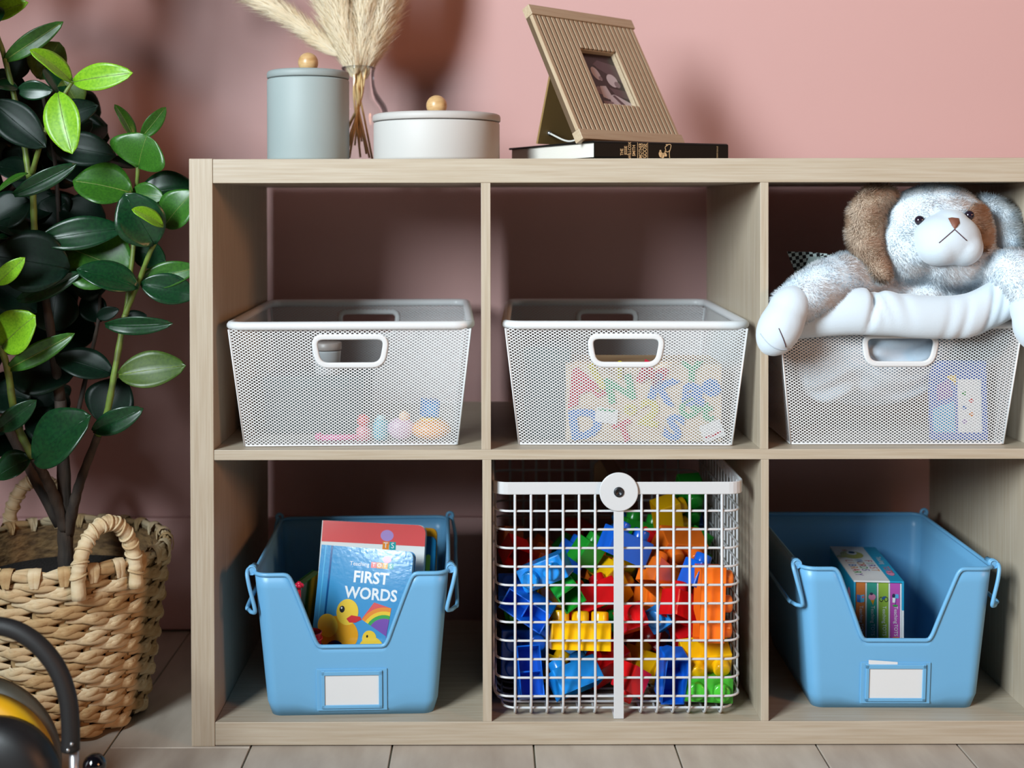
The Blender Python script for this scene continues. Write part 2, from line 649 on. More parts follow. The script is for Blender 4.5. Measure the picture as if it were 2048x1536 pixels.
bk1 = mesh_basket()
bk1.location = (-0.1805, 0.1985, SZM1 + 0.0002)
bk1.rotation_euler = (0, 0, R(1.8))
bk1['label'] = 'white wire mesh basket with a handle slot, in the cube nearest the plant'
bk2 = copy_tree(bk1)
bk2.location = (0.1785, 0.1995, SZM1 + 0.0002)
bk2.rotation_euler = (0, 0, R(-1.7))
bk2['label'] = 'white wire mesh basket holding the colourful alphabet letter board'
bk3 = copy_tree(bk1)
bk3.location = (0.5215, 0.2015, SZM1 + 0.0002)
bk3.rotation_euler = (0, 0, R(-0.6))
bk3['label'] = 'white wire mesh basket with the plush dog slumped over its rim'
for o in (bk1, bk2, bk3):
    o['group'] = 'white mesh baskets on the upper row'

# ------------------------------------------------------------------ blue metal bins
BLUE = mat('sky_blue_enamel', (112, 176, 220), 0.38, alb=0.78, spec=0.45, bump=((900, 900, 900), 0.03, 0.0003))
NH, NW, ND = 0.1855, 0.2450, 0.2880
NBW, NBD = 0.2140, 0.2540


def cut_h(x):
    x = abs(x)
    pts = [(0.0, 0.094), (0.0405, 0.094), (0.0445, 0.0925), (0.0475, 0.088), (0.0500, 0.0815), (0.0735, 0.012), (0.0755, 0.0065), (0.0775, 0.003), (0.0805, 0.0007), (0.084, 0.0)]
    for (a, ha), (c, hc) in zip(pts[:-1], pts[1:]):
        if x <= c:
            return ha + (hc - ha) * (x - a) / (c - a)
    return 0.0


def bin_ring(w, d, r, front_n):
    pts = []
    x1 = w / 2 - r
    for i in range(front_n + 1):
        pts.append((-x1 + 2 * x1 * i / front_n, -d / 2))
    for (cx, cy, a0) in ((x1, -d / 2 + r, -90),):
        pts += [(cx + r * math.cos(R(a0 + 90 * k / 6)), cy + r * math.sin(R(a0 + 90 * k / 6))) for k in range(1, 7)]
    pts += [(w / 2, -d / 2 + r + (d - 2 * r) * k / 6) for k in range(1, 7)]
    pts += [(x1 + r * math.cos(R(90 * k / 6)), d / 2 - r + r * math.sin(R(90 * k / 6))) for k in range(1, 7)]
    pts += [(x1 - 2 * x1 * k / 8, d / 2) for k in range(1, 9)]
    pts += [(-x1 + r * math.cos(R(90 + 90 * k / 6)), d / 2 - r + r * math.sin(R(90 + 90 * k / 6))) for k in range(1, 7)]
    pts += [(-w / 2, d / 2 - r - (d - 2 * r) * k / 6) for k in range(1, 7)]
    pts += [(-x1 + r * math.cos(R(180 + 90 * k / 6)), -d / 2 + r + r * math.sin(R(180 + 90 * k / 6))) for k in range(1, 6)]
    return pts


def storage_bin():
    t = thing('storage_bin', 'x', 'bin')
    FN = 104
    lo, hi = bin_ring(NBW, NBD, 0.014, FN), bin_ring(NW, ND, 0.018, FN)
    n = len(lo)
    NL = 10
    vs, fs, top = [], [], []
    for i in range(n):
        ztop = NH - (cut_h(hi[i][0]) if i <= FN else 0.0)
        for q in range(NL + 1):
            z = ztop * q / NL
            f = z / NH
            inset = 0.004 * max(0, 1 - z / 0.006) ** 2
            x, y = lo[i][0] + (hi[i][0] - lo[i][0]) * f, lo[i][1] + (hi[i][1] - lo[i][1]) * f
            sx = 1 - inset / 0.12
            vs.append((x * sx, y * sx, z))
        top.append(Vector(vs[-1]))
    for i in range(n):
        j = (i + 1) % n
        for q in range(NL):
            fs.append((i * (NL + 1) + q, j * (NL + 1) + q, j * (NL + 1) + q + 1, i * (NL + 1) + q + 1))
    fs.append(tuple(i * (NL + 1) for i in reversed(range(n))))
    m = MB().add(vs, fs, 0, True)
    m.sm[-1] = False
    o = m.build('body', BLUE, t)
    so = o.modifiers.new('sheet', 'SOLIDIFY')
    so.thickness, so.offset = 0.0012, -1
    MB().tube(top, 0.0027, 8, closed=True).build('rolled_rim', BLUE, t)
    up = Vector((0, -(ND - NBD) / 2, NH)).normalized()
    lh = thing('label_holder', None, None)
    lh.parent = t
    M = frame(Vector((0.0, -NBD / 2, 0)) + up * 0.0355 + Vector((0, -0.0006, 0)), (1, 0, 0), up)
    hb = MB()
    hb.box(-0.0445, 0.0445, -0.0275, 0.0272, -0.001, 0.0012, bev=0.0005, M=M)
    hold = hb.build('label_plate', BLUE, t)
    hb = MB()
    for x0, x1, y0, y1 in ((-0.0385, -0.0340, -0.0240, 0.0255), (0.0340, 0.0385, -0.0240, 0.0255), (-0.0385, 0.0385, -0.0240, -0.0198), (-0.0385, 0.0385, 0.0195, 0.0250)):
        hb.box(x0, x1, y0, y1, 0.001, 0.0034, bev=0.0007, M=M)
    hb.build('label_frame', BLUE, t)
    bpy.data.objects.remove(lh)
    MB().box(-0.0342, 0.0342, -0.0200, 0.0200, 0.0012, 0.0018, M=M).build('label_card', WHITE, t)
    if True:
        for s in (-1, 1):
            hw = NW / 2
            g = MB()
            ya, yb = -ND / 2 + 0.016, ND / 2 - 0.008
            g.tube([(s * (hw + 0.003), ya - 0.004, NH + 0.0025), (s * (hw + 0.0028), ya + 0.018, NH + 0.0025)], 0.0042, 10)
            for k in range(3):
                yk = ya - 0.004 + 0.0026 * k
                g.tube([(s * (hw + 0.003) + 0.0052 * math.cos(a), yk, NH + 0.0025 + 0.0052 * math.sin(a)) for a in [2 * math.pi * q / 14 for q in range(14)]], 0.0012, 6, closed=True)
            g.build('hinge', BLUE, t)
            ring = [(s * (hw + 0.003) + 0.0045 * math.cos(a), yb, NH + 0.004 + 0.0045 * math.sin(a)) for a in [2 * math.pi * q / 16 for q in range(16)]]
            MB().tube([Vector(p) for p in ring], 0.0022, 8, closed=True).build('hinge_eye', BLUE, t)
            xo = s * (hw + 0.011)
            path = spline([(s * (hw + 0.003), ya + 0.010, NH + 0.0045), (s * (hw + 0.0085), ya - 0.004, NH + 0.002), (s * (hw + 0.0062), ya - 0.010, NH - 0.012), (s * (hw - 0.001), ya - 0.012, NH - 0.040),
                           (s * (hw - 0.0015), ya - 0.010, NH - 0.0485), (s * (hw + 0.004), ya - 0.004, NH - 0.0500)], 7)
            path += spline([(s * (hw + 0.0085), ya + 0.004, NH - 0.0490), (xo, ya + 0.016, NH - 0.0478), (xo, 0.0, NH - 0.046), (xo, yb - 0.02, NH - 0.045)], 5)
            path += spline([(xo, yb - 0.006, NH - 0.040), (xo, yb, NH - 0.025), (s * (hw + 0.006), yb, NH), (s * (hw + 0.003), yb, NH + 0.004)], 5)
            MB().tube(path, 0.0026, 8).build('bail_handle', BLUE, t)
    return t


bin1 = storage_bin()
bin1.location = (-0.1785, 0.1465, SZB)
bin1.rotation_euler = (0, 0, R(2.0))
bin1['label'] = 'sky blue metal bin holding picture books, in the lower cube nearest the plant'
bin2 = copy_tree(bin1)
bin2.location = (0.5215, 0.1655, SZB)
bin2.rotation_euler = (0, 0, R(-0.6))
bin2['label'] = 'sky blue metal bin holding the boxed set of four little books'
for o in (bin1, bin2):
    o['group'] = 'blue metal bins on the lower row'
upb = Vector((0, -(ND - NBD) / 2, NH)).normalized()
Mb = frame(Vector((-0.012, -NBD / 2, 0)) + upb * 0.058 + Vector((0, -0.0012, 0)), Vector((1, 0.0, -0.07)), upb)
MB().box(-0.023, 0.014, -0.006, 0.0065, 0.0004, 0.0009, M=Mb).build('loose_card', WHITE, bin2)

# ------------------------------------------------------------------ white wire crate
CW, CD, CH = 0.3100, 0.3600, 0.2990
crate = thing('wire_crate', 'white wire grid basket with a round riveted plate, full of toy bricks', 'basket', (0.1632, 0.1945, SZB))
WIRE = P('white_coated_wire', (242, 243, 246), 0.35, alb=0.56)
WR = 0.0016
for k in range(11):
    z = 0.2615 - 0.0235 * k
    pr = [Vector((x, y, z)) for x, y in rrect(-CW / 2, CW / 2, -CD / 2, CD / 2, 0.018, 5)]
    MB().tube(pr, WR, 6, closed=True).build('level_wire', WIRE, crate)
pr = [Vector((x, y, 0.0095)) for x, y in rrect(-CW / 2 + 0.008, CW / 2 - 0.008, -CD / 2 + 0.006, CD / 2 - 0.006, 0.018, 5)]
MB().tube(pr, WR, 6, closed=True).build('level_wire', WIRE, crate)


def u_wire(half, zt, rb, zb):
    p = [(-half, zt), (-half, zb + rb)]
    p += [(-half + rb - rb * math.cos(R(a)), zb + rb - rb * math.sin(R(a))) for a in (22, 45, 68, 90)]
    return p + [(-x, z) for x, z in reversed(p)]


xs = [-0.1305 + 0.02025 * i for i in range(6)]
uw = MB().tube([Vector((0, y, z)) for y, z in u_wire(CD / 2 + 0.0028, CH - 0.006, 0.018, WR)], WR * 1.08, 6).build('cross_wire', WIRE, crate)
uw.location.x = xs[0]
for x in xs[1:] + [-x for x in xs]:
    put('cross_wire', uw.data, crate).location.x = x
ys = [-0.1425 + 0.0219 * i for i in range(14)]
uw = MB().tube([Vector((x, 0, z)) for x, z in u_wire(CW / 2 + 0.0028, CH - 0.006, 0.022, WR * 3 + 0.0004)], WR, 6).build('side_wire', WIRE, crate)
uw.location.y = ys[0]
for y in ys[1:]:
    put('side_wire', uw.data, crate).location.y = y
pr = [Vector((x, y, CH - 0.0078)) for x, y in rrect(-CW / 2 - 0.0035, CW / 2 + 0.0035, -CD / 2 - 0.0035, CD / 2 + 0.0035, 0.019, 6)]
MB().band(pr, (0, 0, 1), 0.0078, 0.0013).build('top_band', WIRE, crate)
for s in (-1, 1):
    yf = s * (CD / 2 + 0.0056)
    m = MB()
    m.box(-0.0063, 0.0063, min(yf - s * 0.0006, yf + s * 0.0016), max(yf - s * 0.0006, yf + s * 0.0016), 0.0004, CH - 0.012, bev=0.0006)
    m.box(-0.0063, 0.0063, min(yf, yf - s * 0.03), max(yf, yf - s * 0.03), 0.0002, 0.0016)
    m.build('strap', WIRE, crate)
    M = Matrix.Translation((0, yf + s * 0.001, CH - 0.0115)) @ Matrix.Rotation(R(90) * -s, 4, 'X')
    dsk = MB().lathe([(0, 0.0), (0.0236, 0.0), (0.0244, 0.0006), (0.0244, 0.0020), (0.0236, 0.0026), (0, 0.0026)], 48, M=M, smooth=False).build('rivet_plate', WIRE, crate)
    if s < 0:
        M2 = M @ Matrix.Translation((0, 0, 0.0026))
        sc = MB().lathe([(0, 0.0), (0.0064, 0), (0.0064, 0.0012), (0.0052, 0.0020), (0.0030, 0.0020), (0.0026, 0.0006), (0, 0.0006)], 24, M=M2).build('screw', P('gunmetal', (70, 72, 76), 0.35, metal=0.8), dsk)
tabm = mat('tan_leather', (214, 176, 130), 0.55, bump=((300, 300, 300), .2, .0005))
tc_ = at(1204, 962, 0.345) - crate.location
MB().prism([(tc_.x + x, tc_.z + z) for x, z in rrect(-0.012, 0.012, -0.028, 0.030, 0.010)][::-1], 0.345 - crate.location.y, 0.349 - crate.location.y).build('handle_tab', tabm, crate)
pa_, pb__ = at(1206, 905, 0.340) - crate.location, at(1236, 955, 0.330) - crate.location
MB().band([pa_ + Vector((-0.004, 0.0, 0.012)), pa_, pb__, pb__ + Vector((0.004, -0.002, -0.01))], (0, 1, 0), 0.002, 0.0095, closed=False).build('handle_strap', mat('brown_leather', (128, 78, 52), 0.55, bump=((300, 300, 300), .2, .0005)), crate)

# ------------------------------------------------------------------ toy bricks
BC = {'red': (214, 20, 26), 'orange': (250, 118, 30), 'yellow': (246, 186, 14), 'green': (30, 150, 44), 'blue': (18, 96, 212), 'sky': (28, 138, 224), 'lime': (70, 180, 50)}
BM = {k: mat('brick_plastic_' + k, c, 0.20, spec=0.5, alb=0.95) for k, c in BC.items()}
U = 0.0314
DIM = {'S': (1, 1, U, U, 0.034), 'D': (2, 1, 2 * U, U, 0.034), 'Q': (2, 2, 2 * U, 2 * U, 0.034), 'L': (3, 1, 0.0765, 0.033, 0.036), 'X': (3, 1, 3 * U, 0.0335, 0.033)}
brick_cache = {}


def brick_geo(kind):
    nx, ny, lx, ly, h = DIM[kind]
    m = MB()
    bm = bmesh.new()
    bmesh.ops.create_cube(bm, size=1)
    bmesh.ops.scale(bm, vec=(lx, ly, h), verts=bm.verts)
    bmesh.ops.delete(bm, geom=[f for f in bm.faces if f.normal.z < -0.9], context='FACES_ONLY')
    bmesh.ops.bevel(bm, geom=[e for e in bm.edges if not e.is_boundary], offset=0.0016, segments=2, affect='EDGES', profile=0.5)
    m.bm(bm)
    bm = bmesh.new()
    t = 0.0019
    bmesh.ops.create_cube(bm, size=1)
    bmesh.ops.scale(bm, vec=(lx - 2 * t, ly - 2 * t, h - t), verts=bm.verts)
    bmesh.ops.translate(bm, vec=(0, 0, -t / 2), verts=bm.verts)
    bmesh.ops.delete(bm, geom=[f for f in bm.faces if f.normal.z < -0.9], context='FACES_ONLY')
    bmesh.ops.reverse_faces(bm, faces=bm.faces)
    m.bm(bm)
    a, c = (lx / 2 - 0.0002, ly / 2 - 0.0002), (lx / 2 - t, ly / 2 - t)
    o = [(-a[0], -a[1]), (a[0], -a[1]), (a[0], a[1]), (-a[0], a[1])]
    i_ = [(-c[0], -c[1]), (c[0], -c[1]), (c[0], c[1]), (-c[0], c[1])]
    m.add([(x, y, -h / 2) for x, y in o + i_], [(q, q + 4, (q + 1) % 4 + 4, (q + 1) % 4) for q in range(4)])
    if nx > 1:
        for q in range(1, nx):
            x = -lx / 2 + lx * q / nx
            m.box(x - 0.0009, x + 0.0009, -c[1], c[1], -h / 2 + 0.010, h / 2 - t)
    for i in range(nx):
        for j in range(ny):
            cx, cy = (i - (nx - 1) / 2) * lx / nx, (j - (ny - 1) / 2) * ly / ny
            r = 0.0112
            m.lathe([(r, h / 2 - 0.0005), (r, h / 2 + 0.0095), (r * 0.93, h / 2 + 0.0112), (r * 0.78, h / 2 + 0.0118), (0, h / 2 + 0.0120)], 20, M=Matrix.Translation((cx, cy, 0)))
    return m


def brick_mesh(kind, col):
    if (kind, col) not in brick_cache:
        o = brick_geo(kind).build('toy_brick', BM[col])
        brick_cache[(kind, col)] = o.data
        bpy.data.objects.remove(o)
    return brick_cache[(kind, col)]


FACE = {'side': Matrix.Identity(3), 'stud': Matrix.Rotation(R(90), 3, 'X'), 'open': Matrix.Rotation(R(-90), 3, 'X'), 'inv': Matrix.Rotation(R(180), 3, 'X'),
        'end': Matrix.Rotation(R(90), 3, 'Z')}
# kind, colour, px, py, face, spin (in the picture plane), tilt, yaw, extra depth, label
BRICKS = [
 ('D', 'lime', 1417, 1384, 'stud', 2, 4, -4, 0.000, 'bright green two-stud brick with studs facing out, in the bottom right crate corner'),
 ('D', 'blue', 1058, 1372, 'open', 88, 6, -28, 0.000, 'blue hollow brick standing on end in the bottom left crate corner'),
 ('D', 'sky', 1150, 1385, 'side', -28, 30, 30, 0.000, 'mid blue brick tilted on the crate floor left of the white strap'),
 ('D', 'red', 1212, 1385, 'side', -12, -32, 22, 0.004, 'red brick on the crate floor just behind the white strap'),
 ('S', 'red', 1262, 1396, 'inv', 28, 20, 30, 0.000, 'small red brick on the crate floor right of the white strap'),
 ('D', 'blue', 1343, 1388, 'open', 94, 10, 10, 0.000, 'blue hollow brick on end beside the green two-stud brick'),
 ('S', 'yellow', 1306, 1360, 'stud', 40, 25, 20, 0.004, 'yellow one-stud brick wedged above the blue hollow brick on the crate floor'),
 ('D', 'yellow', 1428, 1310, 'stud', -3, -30, 4, 0.014, 'yellow brick with two big studs facing out, above the bright green one'),
 ('S', 'yellow', 1272, 1332, 'side', 32, 22, 36, 0.004, 'yellow brick corner poking out right of the white strap'),
 ('D', 'sky', 1165, 1325, 'side', -6, 24, -8, 0.000, 'mid blue two-stud brick lying level under the long yellow brick'),
 ('L', 'yellow', 1160, 1270, 'side', 2, 16, 2, 0.000, 'long yellow brick lying level in the middle left of the crate'),
 ('Q', 'blue', 1044, 1302, 'stud', 1, 6, 6, 0.004, 'blue four-stud brick facing out against the left crate wall'),
 ('S', 'blue', 1066, 1250, 'open', 40, -10, 14, 0.000, 'small blue hollow brick below the tilted blue one at the left wall'),
 ('D', 'blue', 1026, 1212, 'open', 28, -12, -12, 0.000, 'blue hollow brick tilted at the left crate wall under the pale blue brick'),
 ('S', 'yellow', 1094, 1213, 'open', 22, -14, 10, 0.000, 'small yellow hollow brick open to the front beside the pale blue brick'),
 ('S', 'green', 1133, 1184, 'open', -28, -24, 10, 0.004, 'small dark green hollow brick right of the pale blue one'),
 ('D', 'sky', 1090, 1142, 'stud', -24, 8, -14, 0.000, 'pale blue two-stud brick sloping down near the top left of the pile'),
 ('S', 'blue', 1018, 1176, 'stud', 0, 30, 0, 0.010, 'blue brick stud peeping at the left crate wall below the dark red one'),
 ('D', 'red', 1190, 1198, 'side', -30, 34, 28, 0.004, 'red brick left of the white strap under the yellow one'),
 ('D', 'yellow', 1222, 1166, 'side', 52, 24, 30, 0.000, 'yellow brick crossing behind the middle of the white strap'),
 ('S', 'red', 1262, 1236, 'stud', -20, 26, 20, 0.004, 'red brick with its stud facing out right of the strap middle'),
 ('S', 'sky', 1322, 1234, 'stud', -32, 24, -16, 0.004, 'pale blue one-stud brick between the red bricks right of the strap'),
 ('D', 'red', 1370, 1216, 'side', 14, 28, 34, 0.008, 'red brick left of the tall orange brick at the right crate wall'),
 ('D', 'red', 1392, 1262, 'stud', -14, -24, 14, 0.004, 'red two-stud brick under another red one near the right crate wall'),
 ('D', 'red', 1284, 1276, 'stud', 18, 26, -30, 0.002, 'red two-stud brick above the blue hollow one right of the strap'),
 ('S', 'blue', 1330, 1302, 'open', 42, -12, 16, 0.000, 'small blue hollow brick turned on its corner in the lower right of the pile'),
 ('S', 'blue', 1356, 1342, 'open', 6, 12, -16, 0.006, 'small blue hollow brick left of the yellow two-stud brick'),
 ('X', 'orange', 1448, 1206, 'side', 94, 6, -8, 0.000, 'tall orange brick standing on end against the right crate wall'),
 ('D', 'orange', 1322, 1158, 'side', 24, 34, 36, 0.000, 'shiny orange brick right of the strap with a bright highlight'),
 ('S', 'orange', 1300, 1196, 'stud', 10, 30, 20, 0.008, 'orange one-stud brick under the shiny orange one'),
 ('S', 'blue', 1394, 1150, 'side', 24, 16, 32, 0.022, 'blue brick between the orange bricks at the upper right of the pile'),
 ('Q', 'orange', 1352, 1104, 'stud', 20, -28, 22, 0.020, 'orange four-stud brick on top of the pile right of the strap'),
 ('D', 'red', 1296, 1108, 'side', 62, 18, 24, 0.026, 'red brick leaning on top of the pile beside the orange four-stud one'),
 ('D', 'blue', 1250, 1092, 'side', 24, 12, 20, 0.034, 'blue brick lying on top of the pile behind the white strap'),
 ('S', 'green', 1416, 1090, 'stud', 20, -48, -16, 0.040, 'green one-stud brick on top of the pile at the right'),
 ('S', 'orange', 1192, 1134, 'side', 8, 10, 26, 0.040, 'orange brick half hidden left of the strap near the pile top'),
 ('S', 'green', 1172, 1106, 'side', 34, 10, 22, 0.080, 'green brick on top of the pile left of the strap'),
 ('S', 'blue', 1142, 1112, 'side', 30, 10, 20, 0.085, 'blue brick on top of the pile behind the pale blue one'),
 ('S', 'red', 1030, 1104, 'open', 30, -10, 20, 0.090, 'dark red hollow brick in the shade at the top left of the pile'),
 ('X', 'green', 1374, 1012, 'stud', 88, 10, 30, 0.170, 'tall green brick rising at the back of the pile'),
 ('D', 'yellow', 1336, 1040, 'side', 74, 14, 20, 0.150, 'yellow brick leaning against the tall green one at the back'),
 ('S', 'blue', 1413, 1038, 'stud', 10, -50, 10, 0.190, 'blue brick at the back right of the pile beside the tall green one'),
 ('D', 'green', 1282, 1066, 'side', 14, 10, 14, 0.140, 'green brick lying at the back of the pile behind the blue one'),
 ('S', 'yellow', 1318, 1080, 'side', 40, 10, 20, 0.100, 'small yellow brick behind the orange four-stud one'),
 ('S', 'lime', 1440, 1128, 'side', 10, 14, 20, 0.070, 'bright green brick behind the tall orange one'),
 ('S', 'orange', 1078, 1128, 'side', 20, 10, 30, 0.110, 'orange brick in the shade behind the pale blue two-stud one'),
 ('S', 'green', 1206, 1232, 'stud', 20, 20, 20, 0.020, 'small green brick showing in the gap above the long yellow brick end'),
 ('S', 'lime', 1404, 1340, 'stud', 20, 20, 20, 0.030, 'green brick glimpsed below the yellow two-stud brick'),
 ('S', 'yellow', 1110, 1384, 'side', 30, 20, 20, 0.040, 'yellow brick glimpsed between the two blue bricks on the crate floor'),
 ('S', 'orange', 1220, 1320, 'side', 30, 20, 20, 0.035, 'orange brick glimpsed behind the strap beside the mid blue brick'),
 ('S', 'blue', 1012, 1356, 'stud', 0, 10, 0, 0.050, 'blue brick stud in the deep shade of the bottom left crate corner'),
]
placed = []      # (bvh, centre, radius)
CX0, CX1 = crate.location.x - CW / 2 + 0.0035, crate.location.x + CW / 2 - 0.0035
CY0, CY1 = crate.location.y - CD / 2 + 0.0045, crate.location.y + CD / 2 - 0.004
CZ0 = SZB + 0.0075
brick_src = {k: brick_geo(k) for k in DIM}


def brick_try(kind, rot, c):
    g = brick_src[kind]
    vs = [rot @ (Vector(v) * 0.86) + c for v in g.v]
    rad = max((v - c).length for v in vs)
    tr = BVHTree.FromPolygons(vs, g.f)
    for (t2, c2, r2) in placed:
        if (c2 - c).length < rad + r2 and t2.overlap(tr):
            return None
    return tr, rad


def brick_place(kind, col, rot, c, label):
    o = put('toy_brick', brick_mesh(kind, col))
    o.matrix_world = Matrix.Translation(c) @ rot.to_4x4()
    return tag(o, label, 'toy brick', 'toy bricks in the wire crate')


FIRST = ('tall orange brick standing', 'yellow brick with two big', 'long yellow', 'shiny orange', 'pale blue two-stud', 'blue hollow brick tilted', 'small yellow hollow', 'red brick left of the tall')
BRICKS.sort(key=lambda b_: 0 if b_[9].startswith(FIRST[0]) else 1 if b_[9].startswith(FIRST) else 2)
for (kind, col, px, py, face, spin, tilt, yaw, extra, label) in BRICKS:
    rot = Matrix.Rotation(R(spin), 3, 'Y') @ Matrix.Rotation(R(-tilt), 3, 'X') @ Matrix.Rotation(R(yaw), 3, 'Z') @ FACE[face]
    vs = [rot @ Vector(v) for v in brick_src[kind].v]
    lo = Vector((min(v.x for v in vs), min(v.y for v in vs), min(v.z for v in vs)))
    hi = Vector((max(v.x for v in vs), max(v.y for v in vs), max(v.z for v in vs)))
    Y = CY0 - lo.y + extra
    while Y + hi.y < CY1:
        c = at(px, py, Y)
        c.x = min(max(c.x, CX0 - lo.x), CX1 - hi.x)
        c.z = max(c.z, CZ0 - lo.z)
        got = brick_try(kind, rot, c)
        if got:
            placed.append((got[0], c, got[1]))
            brick_place(kind, col, rot, c, label)
            break
        Y += 0.003
    else:
        print('BRICK not placed', label)
# the pile goes on behind what shows: bricks of which only slivers are seen
rnd = random.Random(11)
cols = ['red', 'orange', 'yellow', 'green', 'blue', 'sky', 'lime']
nfill = 0
for tries in range(900):
    kind = rnd.choice('SSDD')
    rot = Euler((R(rnd.uniform(-40, 40) + rnd.choice((0, 90, 180))), R(rnd.uniform(-30, 30)), R(rnd.uniform(0, 360)))).to_matrix()
    x = rnd.uniform(CX0 + 0.02, CX1 - 0.02)
    y = rnd.uniform(CY0 + 0.06, CY1 - 0.03)
    zmax = 0.155 + 0.045 * max(0, (x - 0.12) / 0.18)
    z = SZB + 0.018 + (rnd.random() ** 1.3) * (zmax - 0.02)
    c = Vector((x, y, z))
    vs = [rot @ Vector(v) + c for v in brick_src[kind].v[::3]]
    if min(v.x for v in vs) < CX0 or max(v.x for v in vs) > CX1 or max(v.y for v in vs) > CY1 or min(v.z for v in vs) < CZ0 or min(v.y for v in vs) < CY0:
        continue
    got = brick_try(kind, rot, c)
    if got:
        placed.append((got[0], c, got[1]))
        cl = rnd.choice(cols)
        brick_place(kind, cl, rot, c, {'sky': 'mid blue', 'lime': 'light green'}.get(cl, cl) + ' brick buried in the pile behind the front bricks of the wire crate')
        nfill += 1
        if nfill >= 38:
            break
print('filler bricks', nfill)

# ------------------------------------------------------------------ things on top of the shelf
KNOB = mat('pale_beech', (226, 186, 132), 0.35, var=((60, 60, 260), (206, 160, 104), 0.4, 0.7, 3))


def lidded(name, label, cat, x, y, r, h, lidh, lr, col, lidcol, knob_r):
    t = thing(name, label, cat, (x, y, SZT))
    hb = h - lidh
    w = 0.0035
    bodym = mat(name + '_glaze', col, 0.55, alb=(0.52 if name == 'lidded_dish' else 0.56), spec=0.35, bump=((500, 500, 500), 0.04, 0.0004))
    lidm = mat(name + '_lid_glaze', lidcol, 0.55, alb=(0.52 if name == 'lidded_dish' else 0.56), spec=0.35)
    MB().lathe([(0, 0.0002), (r - 0.004, 0.0002), (r - 0.001, 0.0016), (r, 0.005), (r, hb - 0.003), (r - 0.0006, hb - 0.0008), (r - 0.002, hb), (r - w, hb - 0.001), (r - w, 0.004), (0, 0.004)], 96).build('body', bodym, t)
    z = hb + 0.0009
    MB().lathe([(0, z - 0.004), (r - w - 0.001, z - 0.004), (r - w - 0.001, z), (lr - 0.001, z), (lr, z + 0.0012), (lr, z + lidh - 0.0042), (lr - 0.0012, z + lidh - 0.0016), (lr - 0.004, z + lidh - 0.0004), (0, z + lidh)], 96).build('lid', lidm, t)
    k = MB().ball((0, 0, z + lidh + knob_r * 0.86), knob_r, 32, 20)
    k.lathe([(0, z + lidh - 0.0006), (knob_r * 0.45, z + lidh - 0.0006), (knob_r * 0.45, z + lidh + knob_r * 0.2), (0, z + lidh + knob_r * 0.2)], 24)
    k.build('knob', KNOB, t)
    return t


c = at(617, 300, 0.125)
lidded('canister', 'tall grey-blue lidded canister with a round wooden knob', 'canister', c.x, 0.125, 0.0548, 0.1215, 0.0105, 0.0550, (184, 198, 198), (178, 190, 190), 0.0136)
c = at(873.5, 300, 0.13)
lidded('lidded_dish', 'low wide white lidded dish with a round wooden knob', 'dish', c.x, 0.13, 0.0850, 0.0635, 0.0105, 0.0862, (236, 232, 228), (232, 226, 222), 0.0141)

# glass vase
gm = bpy.data.materials.new('clear_glass')
gm.use_nodes = True
nt = gm.node_tree
nt.nodes.remove(nt.nodes['Principled BSDF'])
tr = nt.nodes.new('ShaderNodeBsdfTransparent'); tr.inputs[0].default_value = (0.97, 0.975, 0.97, 1)
gl = nt.nodes.new('ShaderNodeBsdfGlossy'); gl.inputs['Roughness'].default_value = 0.03; gl.inputs[0].default_value = (0.95, 0.97, 1, 1)
lw = nt.nodes.new('ShaderNodeLayerWeight'); lw.inputs[0].default_value = 0.18
mx = nt.nodes.new('ShaderNodeMixShader')
ml = nt.nodes.new('ShaderNodeMath'); ml.operation = 'MULTIPLY'; ml.inputs[1].default_value = 0.85
nt.links.new(lw.outputs['Fresnel'], ml.inputs[0]); nt.links.new(ml.outputs[0], mx.inputs[0]); nt.links.new(tr.outputs[0], mx.inputs[1]); nt.links.new(gl.outputs[0], mx.inputs[2])
nt.links.new(mx.outputs[0], nt.nodes['Material Output'].inputs[0])
VX, VY = at(717, 200, 0.275).x, 0.275
vase = thing('glass_vase', 'clear glass bottle vase holding pampas grass behind the tall canister', 'vase', (VX, VY, SZT))
prof = [(0, 0.0005), (0.040, 0.0005), (0.0432, 0.003), (0.0436, 0.010), (0.0436, 0.070), (0.0430, 0.080), (0.0395, 0.090), (0.0330, 0.099), (0.0275, 0.107), (0.0240, 0.117), (0.0228, 0.128), (0.0230, 0.137), (0.0240, 0.141), (0.0246, 0.1435),
        (0.0235, 0.1445), (0.0222, 0.1425), (0.0212, 0.137), (0.0210, 0.128), (0.0222, 0.116), (0.0258, 0.105), (0.0316, 0.0965), (0.0378, 0.088), (0.0412, 0.079), (0.0418, 0.070), (0.0418, 0.010), (0.0400, 0.006), (0, 0.006)]
MB().lathe(prof, 64).build('bottle', gm, vase)
MB().tube([Vector((0.0239 * math.cos(a), 0.0239 * math.sin(a), 0.1425)) for a in [2 * math.pi * q / 48 for q in range(48)]], 0.0013, 8, closed=True).build('lip', gm, vase)

# pampas plumes
PAMP = mat('pampas_cream', (250, 240, 220), 0.8, spec=0.2, sheen=0.2, var=((30, 30, 30), (240, 226, 200), 0.4, 0.75, 2), alb=1.0)
_nt = PAMP.node_tree
_tl = _nt.nodes.new('ShaderNodeBsdfTranslucent'); _tl.inputs[0].default_value = (*lin((252, 240, 216)), 1)
_mx = _nt.nodes.new('ShaderNodeMixShader'); _mx.inputs[0].default_value = 0.5
_nt.links.new(_nt.nodes['Principled BSDF'].outputs[0], _mx.inputs[1]); _nt.links.new(_tl.outputs[0], _mx.inputs[2])
_nt.links.new(_mx.outputs[0], _nt.nodes['Material Output'].inputs[0])
STEM = mat('dry_stem', (226, 196, 142), 0.6, var=((80, 80, 30), (214, 178, 120), 0.4, 0.7, 3), alb=1.0)


